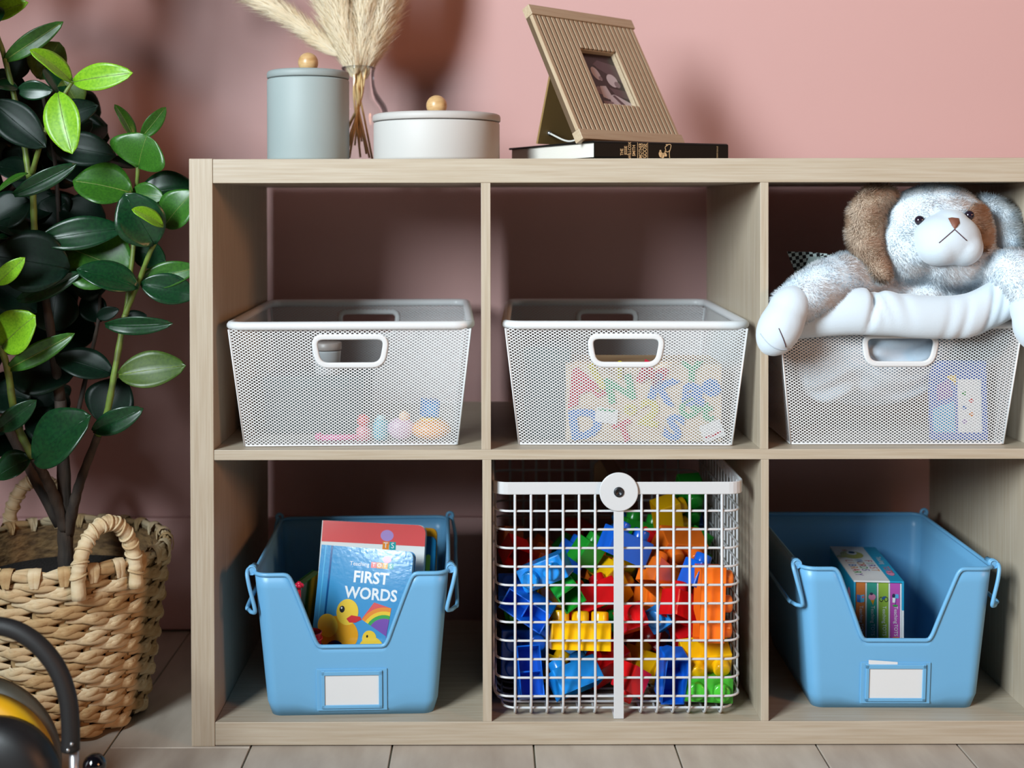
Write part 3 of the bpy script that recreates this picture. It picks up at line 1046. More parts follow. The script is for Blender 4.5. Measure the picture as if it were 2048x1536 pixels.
def plume(label, pts, start, width, count, seed, hl, group=None):
    count = int(count * 1.2)
    """pts: path of the stalk in vase coordinates; the plume starts at path fraction start"""
    t = thing('pampas_stalk', label, 'dried grass', (VX, VY, SZT), group=group)
    path = spline(pts, 10)
    k = len(path)
    MB().tube(path, [0.0016 * (1 - 0.6 * i / k) for i in range(k)], 6).build('stalk', STEM, t)
    rng = np.random.default_rng(seed)
    P_ = np.array([tuple(p) for p in path])
    s = start + (1 - start) * rng.random(count)
    f = s * (k - 1)
    i0 = np.clip(f.astype(int), 0, k - 2)
    fr = (f - i0)[:, None]
    p = P_[i0] * (1 - fr) + P_[i0 + 1] * fr
    T = P_[i0 + 1] - P_[i0]
    T /= np.linalg.norm(T, axis=1)[:, None]
    q = (s - start) / (1 - start)
    env = np.sin(np.pi * np.clip(0.10 + 0.86 * q, 0, 1)) ** 0.7
    o = np.cross(T, rng.normal(0, 1, (count, 3)))
    o /= np.linalg.norm(o, axis=1)[:, None]
    d = T * 0.9 + o * (0.42 + 0.22 * rng.random((count, 1)))
    d /= np.linalg.norm(d, axis=1)[:, None]
    L = hl * (0.5 + 0.5 * rng.random(count)) * (0.55 + 0.45 * env)
    p0 = p + o * (width * env * 0.35 * rng.random(count))[:, None]
    mid = p0 + d * (L * 0.55)[:, None]
    tip = mid + (d + T * 0.25 + rng.normal(0, 0.16, (count, 3)) + np.array([0, 0, -0.10])) * (L * 0.45)[:, None]
    w = np.cross(d, o) + rng.normal(0, 0.2, (count, 3))
    w /= np.linalg.norm(w, axis=1)[:, None]
    hw = 0.00055
    V = np.empty((count, 5, 3))
    V[:, 0], V[:, 1], V[:, 2], V[:, 3], V[:, 4] = p0 - w * hw * 0.7, p0 + w * hw * 0.7, mid + w * hw, mid - w * hw, tip
    b0 = (np.arange(count) * 5)[:, None]
    gn = np.cross(V[:, 1] - V[:, 0], V[:, 2] - V[:, 0])
    bad = np.einsum('ij,ij->i', gn, o) < 0
    qq, tt3 = b0 + np.array([[0, 1, 2, 3]]), b0 + np.array([[3, 2, 4]])
    qq[bad], tt3[bad] = qq[bad][:, ::-1], tt3[bad][:, ::-1]
    quads, tris = qq.tolist(), tt3.tolist()
    me = bpy.data.meshes.new('plume')
    me.from_pydata(V.reshape(-1, 3), [], quads + tris)
    me.materials.append(PAMP)
    me.polygons.foreach_set('use_smooth', np.ones(len(me.polygons), bool))
    nn = o * 0.9 + rng.normal(0, 0.25, (count, 3)) + T * 0.2
    nn /= np.linalg.norm(nn, axis=1)[:, None]
    me.update()
    me.normals_split_custom_set_from_vertices(np.repeat(nn, 5, axis=0).tolist())
    put('plume', me, t)['kind'] = 'stuff'


PG = 'upright pampas plumes in the glass vase'
PL = 'upright cream pampas plume in the dense middle of the vase bunch'
plume('cream pampas plume arching away from the bunch toward the plant', [(0.020, 0.0, 0.010), (0.004, 0, 0.09), (-0.012, -0.004, 0.142), (-0.050, -0.012, 0.178), (-0.110, -0.02, 0.222), (-0.180, -0.03, 0.258), (-0.25, -0.03, 0.262)], 0.42, 0.024, 5200, 1, 0.036)
plume(PL, [(0.015, 0.01, 0.012), (-0.004, 0.004, 0.10), (-0.009, 0.0, 0.142), (-0.032, 0.0, 0.20), (-0.055, 0.0, 0.28), (-0.070, 0.0, 0.40)], 0.34, 0.030, 5200, 2, 0.046, PG)
plume(PL, [(-0.015, 0.01, 0.012), (0.002, 0.0, 0.10), (-0.003, 0.006, 0.142), (-0.012, 0.010, 0.20), (-0.02, 0.014, 0.29), (-0.03, 0.018, 0.42)], 0.36, 0.032, 5200, 3, 0.046, PG)
plume(PL, [(-0.012, -0.012, 0.012), (0.0, -0.004, 0.10), (0.004, -0.006, 0.142), (0.010, -0.012, 0.20), (0.016, -0.018, 0.29), (0.018, -0.022, 0.42)], 0.38, 0.032, 5200, 4, 0.046, PG)
plume(PL, [(0.004, -0.014, 0.012), (-0.006, -0.006, 0.10), (-0.005, -0.010, 0.142), (-0.020, -0.020, 0.20), (-0.034, -0.03, 0.28), (-0.045, -0.035, 0.40)], 0.36, 0.030, 5200, 6, 0.044, PG)
plume('cream pampas plume leaning toward the photo frame at the edge of the bunch', [(-0.022, 0.006, 0.012), (0.004, 0.004, 0.10), (0.010, 0.004, 0.142), (0.034, 0.006, 0.20), (0.058, 0.010, 0.28), (0.074, 0.012, 0.40)], 0.32, 0.028, 5200, 5, 0.042)
plume('short pampas wisp low at the right edge of the vase mouth', [(-0.018, -0.006, 0.012), (0.004, 0.0, 0.10), (0.012, -0.006, 0.142), (0.024, -0.012, 0.175), (0.042, -0.018, 0.235), (0.062, -0.02, 0.30)], 0.40, 0.020, 2600, 8, 0.030)
random.seed(3)
for i in range(9):
    a = random.uniform(0, 6.28)
    x, y = 0.026 * math.cos(a), 0.026 * math.sin(a)
    bx, by = random.uniform(-0.05, 0.045), random.uniform(-0.03, 0.02)
    zb = random.uniform(0.010, 0.055)
    t = MB().tube(spline([(x, y, zb), (-x * 0.2, -y * 0.2, 0.10), (bx * 0.22, by * 0.22, 0.142), (bx, by, 0.27)], 7), 0.0015, 6).build('dry_stalk', STEM)
    t.location = (VX, VY, SZT)
    tag(t, 'thin bare straw stalk among the pampas plumes in the vase', 'dried grass', 'bare stalks in the glass vase')

# black book lying under the frame
BK = thing('hardback_book', 'black clothbound book lying flat with gold spine lettering, under the photo frame', 'book', (0.1345, 0.0215, SZT), (0, 0, R(26.5)))
BL, BWd, BT = 0.2085, 0.2360, 0.0236
BKM = mat('black_cloth', (18, 20, 20), 0.46, spec=0.12, bump=((900, 900, 900), 0.3, 0.0004))
GOLD = P('gold_foil', (214, 198, 158), 0.35, metal=0.3)
PAGE = mat('page_edges', (236, 230, 220), 0.8, bump=((20, 20, 1800), 0.5, 0.0006))
m = MB()
m.box(0, BL, 0.004, BWd, 0.0002, 0.0026, bev=0.0006)
m.build('back_cover', BKM, BK)
MB().box(0, BL, 0.004, BWd, BT - 0.0026, BT, bev=0.0006).build('front_cover', BKM, BK)
sp = [(-0.0 + 0.006 - 0.006 * math.cos(a), 0) for a in ()]
m = MB()
arc = [(0.0045 - 0.0045 * math.sin(R(a)), BT / 2 - BT / 2 * math.cos(R(a))) for a in range(0, 181, 15)]
arc = [(0.0052 - 0.0052 * min(1.0, math.sin(R(a)) * 1.8), z) for (_, z), a in zip(arc, range(0, 181, 15))]
n = len(arc)
vs = [(0, y, z + 0.0001) for y, z in arc] + [(BL, y, z + 0.0001) for y, z in arc] + [(0, y + 0.0022, z) for y, z in arc] + [(BL, y + 0.0022, z) for y, z in arc]
fs = []
for i in range(n - 1):
    fs += [(i, n + i, n + i + 1, i + 1), (2 * n + i, 2 * n + i + 1, 3 * n + i + 1, 3 * n + i), (i, i + 1, 2 * n + i + 1, 2 * n + i), (n + i, 3 * n + i, 3 * n + i + 1, n + i + 1)]
m.add(vs, fs, 0, False)
m.build('spine', BKM, BK)
MB().box(0.003, BL - 0.003, 0.0035, BWd - 0.004, 0.0027, BT - 0.0027).build('page_block', PAGE, BK)
MB().box(0.0012, 0.0032, 0.0028, 0.0040, 0.002, BT - 0.002).build('head_band', P('blue_headband', (120, 160, 190), 0.7), BK)
g = MB()
Mx = frame((0, -0.00025, 0), (1, 0, 0), (0, 0, 1))
r90 = R(90)
zc = BT / 2
for w, x, s in (('THE', 0.0405, 0.0062), ('JESSIE', 0.0464, 0.0060), ('WILLCOX', 0.0524, 0.0062), ('SMITH', 0.0588, 0.0066)):
    g.text(w, s, Mx, 0, x, zc - (0.0022 if w == 'THE' else 0), r90, sx=0.78, bold=0.01)
for x in (0.0640, 0.0795):
    g.flat([(x, 0.0012), (x + 0.0006, 0.0012), (x + 0.0006, BT - 0.0012), (x, BT - 0.0012)], Mx)
g.text('MOTHER', 0.0074, Mx, 0, 0.0690, zc, r90, sx=0.66, bold=0.01)
g.text('GOOSE', 0.0090, Mx, 0, 0.0755, zc, r90, sx=0.62, bold=0.01)
ox = 0.104
for e in (ell(ox - 0.004, 0.0075, 0.003, 0.0042, 14, 0.3), ell(ox - 0.0005, 0.006, 0.0026, 0.0036, 14, -0.3), ell(ox + 0.003, 0.0075, 0.0022, 0.0032, 14, 0.8), ell(ox - 0.0045, 0.0115, 0.0016, 0.002, 10)):
    g.flat(e, Mx)
for a in ([(ox, 0.008), (ox + 0.004, 0.012), (ox + 0.003, 0.017), (ox + 0.008, 0.0205)], [(ox + 0.010, 0.003), (ox + 0.0095, 0.010), (ox + 0.0115, 0.016), (ox + 0.0115, 0.0205), (ox + 0.004, 0.0202)], [(ox + 0.002, 0.012), (ox + 0.007, 0.011), (ox + 0.010, 0.013)]):
    p2 = spline([(x, z, 0) for x, z in a], 5)
    for p, q in zip(p2[:-1], p2[1:]):
        d = (q - p).normalized()
        nx = Vector((-d.y, d.x, 0)) * 0.0005
        g.flat([tuple((p - nx)[:2]), tuple((q - nx)[:2]), tuple((q + nx)[:2]), tuple((p + nx)[:2])], Mx)
g.text('DERRYDALE', 0.0030, Mx, 0, 0.1905, zc, r90)
g.build('spine_lettering', GOLD, BK)

# slatted photo frame leaning on the book
FW, FH = 0.213, 0.207
fr = thing('photo_frame', 'slatted pale wood photo frame leaning back on the black book', 'photo frame', (0.117, 0.0405, SZT + BT + 0.0004), (R(-28), 0, R(43.7)))
FO = oak('frame_oak_slats', (300, 300, 14), (222, 196, 164), (206, 176, 142))
FO2 = oak('frame_oak_rails', (14, 300, 300), (222, 198, 166), (208, 180, 148))
HX0, HX1, HZ0, HZ1 = 0.0735, 0.1465, 0.0585, 0.1465
RH = 0.0150
MB().box(0.0, FW, -0.0062, 0.0075, FH - RH, FH, bev=0.0006).build('top_rail', FO2, fr)
MB().box(0.0, FW, -0.0062, 0.0075, 0.0, RH, bev=0.0006).build('bottom_rail', FO2, fr)
m = MB()
m.box(0.0008, HX0, 0.0006, 0.0075, RH, FH - RH)
m.box(HX1, FW - 0.0008, 0.0006, 0.0075, RH, FH - RH)
m.box(HX0, HX1, 0.0006, 0.0075, RH, HZ0)
m.box(HX0, HX1, 0.0006, 0.0075, HZ1, FH - RH)
m.build('backing_panel', P('frame_groove_brown', (96, 72, 46), 0.7), fr)
NS = 23
pw = (FW - 0.0016) / NS
sl = {}
for i in range(NS):
    x0 = 0.0008 + pw * i
    x1 = x0 + pw * 0.74
    xm = (x0 + x1) / 2
    for z0, z1 in ([(RH, HZ0), (HZ1, FH - RH)] if HX0 - 0.003 < xm < HX1 + 0.003 else [(RH, FH - RH)]):
        key = round(z1 - z0, 5)
        if key not in sl:
            o = MB().box(0, pw * 0.74, -0.0046, 0.0012, 0, z1 - z0, bev=0.0006, seg=1).build('slat', FO, fr)
            sl[key] = o.data
        else:
            o = put('slat', sl[key], fr)
        o.location = (x0, 0, z0)
m = MB()
for a in ((HX0, HX0 + 0.0012, HZ0, HZ1), (HX1 - 0.0012, HX1, HZ0, HZ1), (HX0, HX1, HZ0, HZ0 + 0.0012), (HX0, HX1, HZ1 - 0.0012, HZ1)):
    m.box(a[0], a[1], -0.0016, 0.0075, a[2], a[3])
m.build('window_lining', FO2, fr)
pc = MB().box(HX0 - 0.002, HX1 + 0.002, 0.0052, 0.0068, HZ0 - 0.002, HZ1 + 0.002)
pmats = [P('photo_dark', (44, 30, 36), 0.25), P('photo_mid', (92, 72, 80), 0.25), P('photo_pale', (208, 196, 204), 0.25), P('photo_grey', (140, 122, 130), 0.25), P('photo_black', (22, 14, 18), 0.25)]
Mp = frame(((HX0 + HX1) / 2, 0.00515, (HZ0 + HZ1) / 2), (1, 0, 0), (0, 0, 1))
w2, h2 = (HX1 - HX0) / 2, (HZ1 - HZ0) / 2


def ph(poly, mi, h):
    pc.flat([(max(-w2, min(w2, x)), max(-h2, min(h2, y))) for x, y in poly], Mp, mi, h)


ph([(-w2, -h2), (w2, -h2), (w2, h2), (-w2, h2)], 0, 0.00004)
ph([(-w2 * .4, h2 * .55), (w2, -h2 * .05), (w2, h2 * .6), (0, h2 * .75)], 1, 0.00008)
ph([(w2 * .05, -h2 * .25), (w2, -h2 * .35), (w2, -h2 * .65), (w2 * .3, -h2 * .55)], 1, 0.0001)
ph(ell(-w2 * .42, h2 * .30, w2 * .30, h2 * .30, 24, 0.3), 4, 0.00012)
ph(ell(-w2 * .38, h2 * .24, w2 * .20, h2 * .25, 24, 0.35), 2, 0.00016)
ph(ell(-w2 * .22, h2 * .06, w2 * .10, h2 * .09, 16), 3, 0.0002)
ph(ell(w2 * .42, h2 * .02, w2 * .30, h2 * .24, 24, -0.5), 2, 0.00016)
ph(ell(w2 * .62, -h2 * .12, w2 * .16, h2 * .12, 16), 3, 0.0002)
ph(ell(-w2 * .55, -h2 * .38, w2 * .17, h2 * .15, 20), 3, 0.00016)
ph([(-w2 * .45, -h2 * .22), (-w2 * .1, -h2 * .2), (0, -h2 * .5), (-w2 * .2, -h2 * .7), (-w2 * .5, -h2 * .62)], 2, 0.00018)
ph([(-w2 * .2, -h2 * .55), (w2 * .2, -h2 * .5), (w2 * .95, -h2 * .78), (w2 * .95, -h2), (-w2 * .1, -h2)], 2, 0.0002)
ph([(w2 * .05, -h2 * .55), (w2 * .2, -h2 * .52), (w2 * .75, -h2), (w2 * .5, -h2)], 1, 0.00024)
ph([(-w2 * .6, -h2 * .75), (-w2 * .05, -h2 * .78), (0, -h2), (-w2 * .55, -h2)], 3, 0.00022)
pc.build('photograph', pmats, fr)
# easel leg behind, its rivet and cord
lean = Matrix.Rotation(R(-28), 4, 'X')
leg = MB()
lp = [(FW / 2 - 0.055, 0.009, 0.150), (FW / 2 + 0.055, 0.009, 0.150)]
inv = (Matrix.Rotation(R(43.7), 4, 'Z') @ Matrix.Rotation(R(-28), 4, 'X')).inverted()
foot_w = Vector((0.088, 0.150, 0))
fx0 = inv @ (Matrix.Rotation(R(43.7), 4, 'Z') @ Vector((0.034, 0.108, 0.0012)))
fx1 = inv @ (Matrix.Rotation(R(43.7), 4, 'Z') @ Vector((0.150, 0.108, 0.0012)))
a0, a1 = Vector((0.045, 0.0085, 0.160)), Vector((0.155, 0.0085, 0.160))
nrm = (a1 - a0).cross(fx0 - a0).normalized()
q = [a0, a1, fx1, fx0]
leg.add(q + [p + nrm * 0.003 for p in q], [(0, 1, 2, 3), (7, 6, 5, 4), (0, 4, 5, 1), (1, 5, 6, 2), (2, 6, 7, 3), (3, 7, 4, 0)])
leg.build('easel_leg', P('easel_hardboard', (150, 118, 66), 0.6), fr)
rv = fx0.lerp(fx1, 0.16).lerp(a0, 0.10) + Vector((0, -0.003, 0))
MB().ball(rv, 0.0032, 12, 8).build('rivet', P('nickel', (190, 192, 196), 0.25, metal=0.9), fr)
cord = spline([rv, rv.lerp(Vector((0.02, 0.008, 0.012)), 0.5) + Vector((0, 0, -0.010)), Vector((0.022, 0.008, 0.012))], 8)
MB().tube(cord, 0.0014, 6).build('cord', P('white_cord', (226, 222, 214), 0.7), fr)

# ------------------------------------------------------------------ picture books in the left bin
def board_book(name, label, w, h, t, loc, rot, cover, edge=(228, 228, 224), rad=0.008):
    """front cover in the plane y = 0, spine at x = 0, standing on z = 0"""
    o = thing(name, label, 'book', loc, rot)
    cm = mat(name + '_' + '_'.join(map(str, cover)), cover, 0.10, spec=0.6, bump=((160, 160, 160), 0.10, 0.0008))
    def outline(dx):
        r = rad
        pts = [(0, 0), (w - dx, 0)]
        pts += [(w - dx - r + r * math.cos(R(a)), h - dx - r + r * math.sin(R(a))) for a in (0, 22, 45, 68, 90)]
        return pts + [(0, h - dx)]
    MB().prism(outline(0), 0, 0.0016).build('front_cover', cm, o)
    MB().prism(outline(0), t - 0.0016, t).build('back_cover', cm, o)
    MB().prism(outline(0.0012), 0.0016, t - 0.0016).build('page_block', mat('board_pages_%d_%d_%d' % edge, edge, 0.6), o)
    MB().box(-0.0012, 0.0002, 0.0, t, 0, h).build('spine', cm, o)
    return o


Z0 = SZB + 0.0016
BIN1 = Matrix.Translation(bin1.location) @ Matrix.Rotation(R(2.0), 4, 'Z')
PRC = {k: P('print_' + k, c, 0.12, spec=0.6) for k, c in {
    'white': (244, 246, 248), 'red': (214, 44, 52), 'orange': (244, 146, 52), 'yellow': (248, 206, 60), 'gold': (232, 160, 20), 'green': (64, 170, 84), 'teal': (34, 168, 170), 'blue': (40, 110, 196), 'sky': (84, 182, 232),
    'purple': (126, 84, 176), 'pink': (240, 150, 190), 'black': (20, 20, 24), 'navy': (32, 34, 80), 'lilac': (180, 150, 210), 'coral': (232, 92, 92), 'lime': (150, 190, 70), 'magenta': (190, 70, 170), 'darkblue': (22, 86, 150), 'olive': (190, 184, 46)}.items()}
PN = list(PRC)
PL_ = [PRC[k] for k in PN]
pi_ = PN.index

bw, bh = 0.1260, 0.190
b1 = board_book('board_book', 'light blue first words book with a yellow duck and rainbow kite', bw, bh, 0.016, (-0.2385, 0.0620, Z0 + 0.009), (R(-16), R(1.6), R(-11)), (70, 156, 212))
g = MB()
Mc = frame((0, -0.0003, 0), (1, 0, 0), (0, 0, 1))
g.flat([(0.0045, 0.0), (0.0062, 0.0), (0.0062, bh), (0.0045, bh)], Mc, pi_('sky'))
g.flat([(0.0125, 0.0), (0.0150, 0.0), (0.0150, bh), (0.0125, bh)], Mc, pi_('darkblue'))
g.text('FIRST', 0.0205, Mc, pi_('white'), 0.0715, 0.1520, 0, sx=1.0, bold=0.025)
g.text('WORDS', 0.0205, Mc, pi_('white'), 0.0735, 0.1315, 0, sx=0.95, bold=0.025)
g.text('Teaching', 0.0075, Mc, pi_('white'), 0.054, 0.1690, 0)
for i, (ch, cl) in enumerate(zip('TOTS', ('coral', 'orange', 'gold', 'teal'))):
    x = 0.0735 + i * 0.0078
    g.flat([(x - 0.0036, 0.1655), (x + 0.0036, 0.1655), (x + 0.0036, 0.1730), (x - 0.0036, 0.1730)], Mc, pi_(cl), 0.0001)
    g.text(ch, 0.0075, Mc, pi_('white'), x, 0.1692, 0, h=0.0002)
g.flat(ell(0.091, 0.1775, 0.006, 0.0045), Mc, pi_('pink'), 0.0001)
Mc2 = frame((-0.002, -0.0003, 0.021), (1, 0, 0), (0, 0, 1))
# duck
g.flat(ell(0.036, 0.058, 0.028, 0.022, 32, -0.15), Mc2, pi_('gold'), 0.0001)
g.flat(ell(0.021, 0.067, 0.0135, 0.0150, 28, 0.5), Mc2, pi_('yellow'), 0.00012)
g.flat(ell(0.046, 0.086, 0.0150, 0.0165, 30), Mc2, pi_('yellow'), 0.00018)
g.flat(ell(0.0385, 0.089, 0.0036, 0.0044, 18), Mc2, pi_('black'), 0.00026)
g.flat(ell(0.0376, 0.0905, 0.0011, 0.0013, 10), Mc2, pi_('white'), 0.00034)
g.flat([(0.0455, 0.0775), (0.052, 0.0825), (0.064, 0.0815), (0.066, 0.0780), (0.058, 0.0735), (0.050, 0.0730)], Mc2, pi_('red'), 0.00026)
# ball under the duck
g.flat(ell(0.034, 0.034, 0.014, 0.0155, 26), Mc2, pi_('navy'), 0.0003)
g.flat(ell(0.027, 0.032, 0.0090, 0.0105, 22), Mc2, pi_('gold'), 0.00036)
# small duck
g.flat(ell(0.083, 0.042, 0.017, 0.016, 26), Mc2, pi_('yellow'), 0.0001)
g.flat(ell(0.079, 0.056, 0.0095, 0.0095, 22), Mc2, pi_('yellow'), 0.00016)
g.flat(ell(0.076, 0.058, 0.0014, 0.0018, 10), Mc2, pi_('black'), 0.00024)
# kite with rainbow bands
K0, K1, K2, K3 = (0.081, 0.101), (0.105, 0.0955), (0.1015, 0.060), (0.066, 0.0785)


def clip_poly(poly, f):
    out = []
    for (p, q) in zip(poly, poly[1:] + poly[:1]):
        a, c_ = f(p), f(q)
        if a >= 0:
            out.append(p)
        if a * c_ < 0:
            t_ = a / (a - c_)
            out.append((p[0] + (q[0] - p[0]) * t_, p[1] + (q[1] - p[1]) * t_))
    return out


kite = [K3, K2, K1, K0]
for i, (cl, rr) in enumerate((('coral', 1), ('orange', 0.036), ('yellow', 0.031), ('green', 0.0265), ('purple', 0.022))):
    if i == 0:
        g.flat(kite, Mc2, pi_(cl), 0.0001)
    else:
        cx, cy = 0.098, 0.060
        pts = [(cx + rr * math.cos(R(a)), cy + rr * math.sin(R(a))) for a in range(40, 181, 10)]
        pts = [(min(max(x, 0.066), 0.1045), y) for x, y in pts]
        poly = pts + [(0.097, 0.0625), (0.1015, 0.060)]
        for (p, q) in zip(kite, kite[1:] + kite[:1]):
            poly = clip_poly(poly, lambda z, p=p, q=q: (q[0] - p[0]) * (z[1] - p[1]) - (q[1] - p[1]) * (z[0] - p[0]))
        if len(poly) > 2:
            g.flat(poly, Mc2, pi_(cl), 0.0001 + 0.00005 * i)
g.flat([(0.1010, 0.060), (0.1022, 0.060), (0.106, 0.046), (0.1045, 0.046)], Mc2, pi_('purple'), 0.0002)
g.build('cover_print', PL_, b1)

b2 = board_book('board_book', 'tall book with a red top band and white cover, behind the first words book', 0.144, 0.209, 0.012, (-0.2395, 0.1130, Z0 + 0.009), (R(-14), R(1.2), R(-7)), (244, 244, 242), rad=0.011)
g = MB()
g.flat([(0, 0.181), (0.144, 0.181), (0.144, 0.198)] + [(0.133 + 0.011 * math.cos(R(a)), 0.198 + 0.011 * math.sin(R(a))) for a in (22, 45, 68, 90)] + [(0, 0.209)], Mc, pi_('coral'))
for i, (ch, cl) in enumerate(zip('TS', ('orange', 'teal'))):
    x = 0.090 + i * 0.0095
    g.flat([(x - 0.0044, 0.1745), (x + 0.0044, 0.1745), (x + 0.0044, 0.1850), (x - 0.0044, 0.1850)], Mc, pi_(cl), 0.0001)
    g.text(ch, 0.0105, Mc, pi_('white'), x, 0.1798, 0, h=0.0002)
g.flat(ell(0.091, 0.193, 0.009, 0.0075), Mc, pi_('lilac'), 0.0001)
g.text('AM', 0.020, Mc, pi_('green'), 0.092, 0.1660, 0, h=0.0001)
g.flat(ell(0.066, 0.168, 0.005, 0.004), Mc, pi_('yellow'), 0.0001)
g.build('cover_print', PL_, b2)
b3 = board_book('board_book', 'dark teal book with a lime tab, right behind the red and white book', 0.1500, 0.1900, 0.010, (-0.2300, 0.1290, Z0 + 0.008), (R(-13), R(1.2), R(-5)), (20, 92, 132), rad=0.008)
g = MB()
g.flat(rrect(0.1375, 0.1435, 0.132, 0.166, 0.0028), frame((0.0, -0.0003, 0), (1, 0, 0), (0, 0, 1)), pi_('lime'))
g.flat(ell(0.142, 0.132, 0.003, 0.0045), Mc, pi_('red'))
g.build('cover_print', PL_, b3)
b4 = board_book('board_book', 'yellow book with a pink mark on its corner, rearmost of the leaning books', 0.1560, 0.1960, 0.009, (-0.2340, 0.1460, Z0 + 0.008), (R(-12), R(1.0), R(-4)), (226, 160, 36), rad=0.009)
g = MB()
for dx, dz in ((0, 0), (-0.004, 0.003), (0.003, 0.004), (0.001, -0.005), (-0.003, -0.003)):
    g.flat(ell(0.149 + dx, 0.170 + dz, 0.0022, 0.0024, 12), Mc, pi_('magenta'))
g.build('cover_print', PL_, b4)
b5 = board_book('board_book', 'pale blue short book at the right of the leaning stack', 0.050, 0.1680, 0.010, (-0.1270, 0.1630, Z0 + 0.008), (R(-12), R(2), 0), (110, 176, 214), rad=0.008)
b6 = board_book('board_book', 'dark green book standing edge-on in the shade at the bin side', 0.090, 0.130, 0.014, (-0.258, 0.108, Z0 + 0.002), (0, R(-3), R(72)), (36, 92, 40), edge=(66, 84, 40), rad=0.004)
rt = thing('toy_rattle', 'red bead rattle stick beside the first words book', 'toy', (-0.2500, 0.078, Z0))
MB().tube([(0, 0, 0.02), (0.0, 0.0, 0.142)], 0.0026, 8).build('stick', P('red_toy', (206, 24, 44), 0.3), rt)
m = MB()
for k in range(5):
    a = 2 * math.pi * k / 5
    m.ball((0.0035 * math.cos(a), 0.0035 * math.sin(a), 0.147), 0.0032, 10, 7)
m.ball((0, 0, 0.149), 0.0036, 10, 7)
m.build('bead_cluster', P('pinkred_toy', (226, 30, 70), 0.3), rt)
MB().lathe([(0, 0.0), (0.011, 0.001), (0.012, 0.008), (0.008, 0.020), (0, 0.022)], 20).build('foot', P('red_toy', (206, 24, 44), 0.3), rt)
pb = thing('toy_ball', 'small crimson ball low in the bin left of the first words book', 'ball', (-0.2350, 0.0362, Z0))
MB().ball((0, 0, 0.0115), 0.0115, 20, 14).build('rubber_ball', P('crimson_toy', (196, 30, 62), 0.3), pb)
MB().tube([(0.01165 * math.cos(a), 0.01165 * math.sin(a) * .5, 0.0115 + 0.01165 * math.sin(a) * .86) for a in [2 * math.pi * q / 20 for q in range(20)]], 0.0006, 6, closed=True).build('seam', P('print_gold2', (230, 150, 40), 0.4), pb)
pb.scale = (1, 1, 1)
stack = thing('toy_cup', 'crimson toy cup standing in the bin corner left of the first words book', 'toy', (0, 0, 0))
stack.location = at(620, 1300, 0.052); stack.location.z = Z0
MB().lathe([(0, 0.0005), (0.012, 0.0005), (0.0135, 0.004), (0.015, 0.092), (0.0158, 0.094), (0.0145, 0.095), (0.0125, 0.004), (0, 0.004)], 24).build('cup', P('crimson_toy', (196, 30, 62), 0.3), stack)
MB().tube([Vector((0.0154 * math.cos(a), 0.0154 * math.sin(a), 0.086)) for a in [2 * math.pi * q / 24 for q in range(24)]], 0.0012, 6, closed=True).build('rim_band', P('pinkred_toy', (226, 30, 70), 0.3), stack)
for o in (pb,):
    for ch in list(o.children):
        bpy.data.objects.remove(ch)
    bpy.data.objects.remove(o)

# ------------------------------------------------------------------ boxed set in the right bin
SW, SH, SD = 0.0655, 0.1400, 0.170
Z2 = SZB + 0.0018
sc_t = thing('slipcase', 'cyan and white cardboard slipcase in the blue bin, a duck on its top', 'box', (0.4895, 0.1120, Z2), (0, 0, R(-4.6)))
CY = P('slipcase_cyan', (30, 164, 208), 0.3)
WC = P('slipcase_white', (238, 240, 242), 0.3)
T_ = 0.0022
m = MB()
sp_ = 0.085          # white below, cyan above
m.box(0, T_, 0, SD, 0, sp_, 1); m.box(0, T_, 0, SD, sp_, SH, 0)
m.build('side_panel', [CY, WC], sc_t)
m = MB()
m.box(SW - T_, SW, 0, SD, 0.030, sp_ + 0.018, 1); m.box(SW - T_, SW, 0, SD, sp_ + 0.018, SH, 0); m.box(SW - T_, SW, 0.012, SD, 0, 0.030, 1)
m.build('side_panel', [CY, WC], sc_t)
m = MB()
tw = SW * 0.72
m.box(0, tw, 0, SD, SH, SH + T_, 1); m.box(tw, SW, 0, SD, SH, SH + T_, 0)
m.build('top_panel', [CY, WC], sc_t)
MB().box(T_, SW - T_, SD - T_, SD, 0, SH).build('rear_panel', CY, sc_t)
g = MB()
Mt = frame((0, 0, SH + T_ + 0.0003), (1, 0, 0), (0, 1, 0))
g.flat(ell(0.0225, 0.126, 0.016, 0.020, 28), Mt, pi_('olive'))
g.flat(ell(0.010, 0.118, 0.011, 0.007, 18, 0.5), Mt, pi_('olive'), 0.0001)
g.flat(ell(0.0240, 0.135, 0.0070, 0.0105, 20), Mt, pi_('white'), 0.0002)
g.flat(ell(0.0245, 0.137, 0.0046, 0.0065, 20), Mt, pi_('black'), 0.0003)
g.flat(ell(0.0165, 0.148, 0.0045, 0.0022, 12, 0.4), Mt, pi_('orange'), 0.0003)
cyc = ['red', 'orange', 'green', 'blue', 'purple', 'gold', 'coral']
for j, (w, x) in enumerate((('FIRST', 0.0385), ('WORDS', 0.0255), ('LIBRARY', 0.0120))):
    for i, ch in enumerate(w):
        g.text(ch, 0.0150, Mt, pi_(cyc[(i * 2 + j * 3) % 7]), x, 0.094 - i * 0.0112, R(-90), h=0.0001, sx=1.1)
g.text('Teaching', 0.0105, Mt, pi_('white'), 0.0565, 0.098, R(-90), h=0.0001)
g.text('TOTS', 0.013, Mt, pi_('coral'), 0.0560, 0.053, R(-90), h=0.0001)
g.flat(ell(0.0560, 0.036, 0.005, 0.012, 20), Mt, pi_('pink'), 0.0001)
g.build('top_print', PL_, sc_t)
g = MB()
Ml = frame((-0.0003, SD, 0), (0, -1, 0), (0, 0, 1))
g.flat(ell(SD - 0.030, 0.112, 0.009, 0.012), Ml, pi_('pink'))
g.flat([(SD - 0.036, 0.104), (SD - 0.024, 0.104), (SD - 0.028, 0.086)], Ml, pi_('gold'))
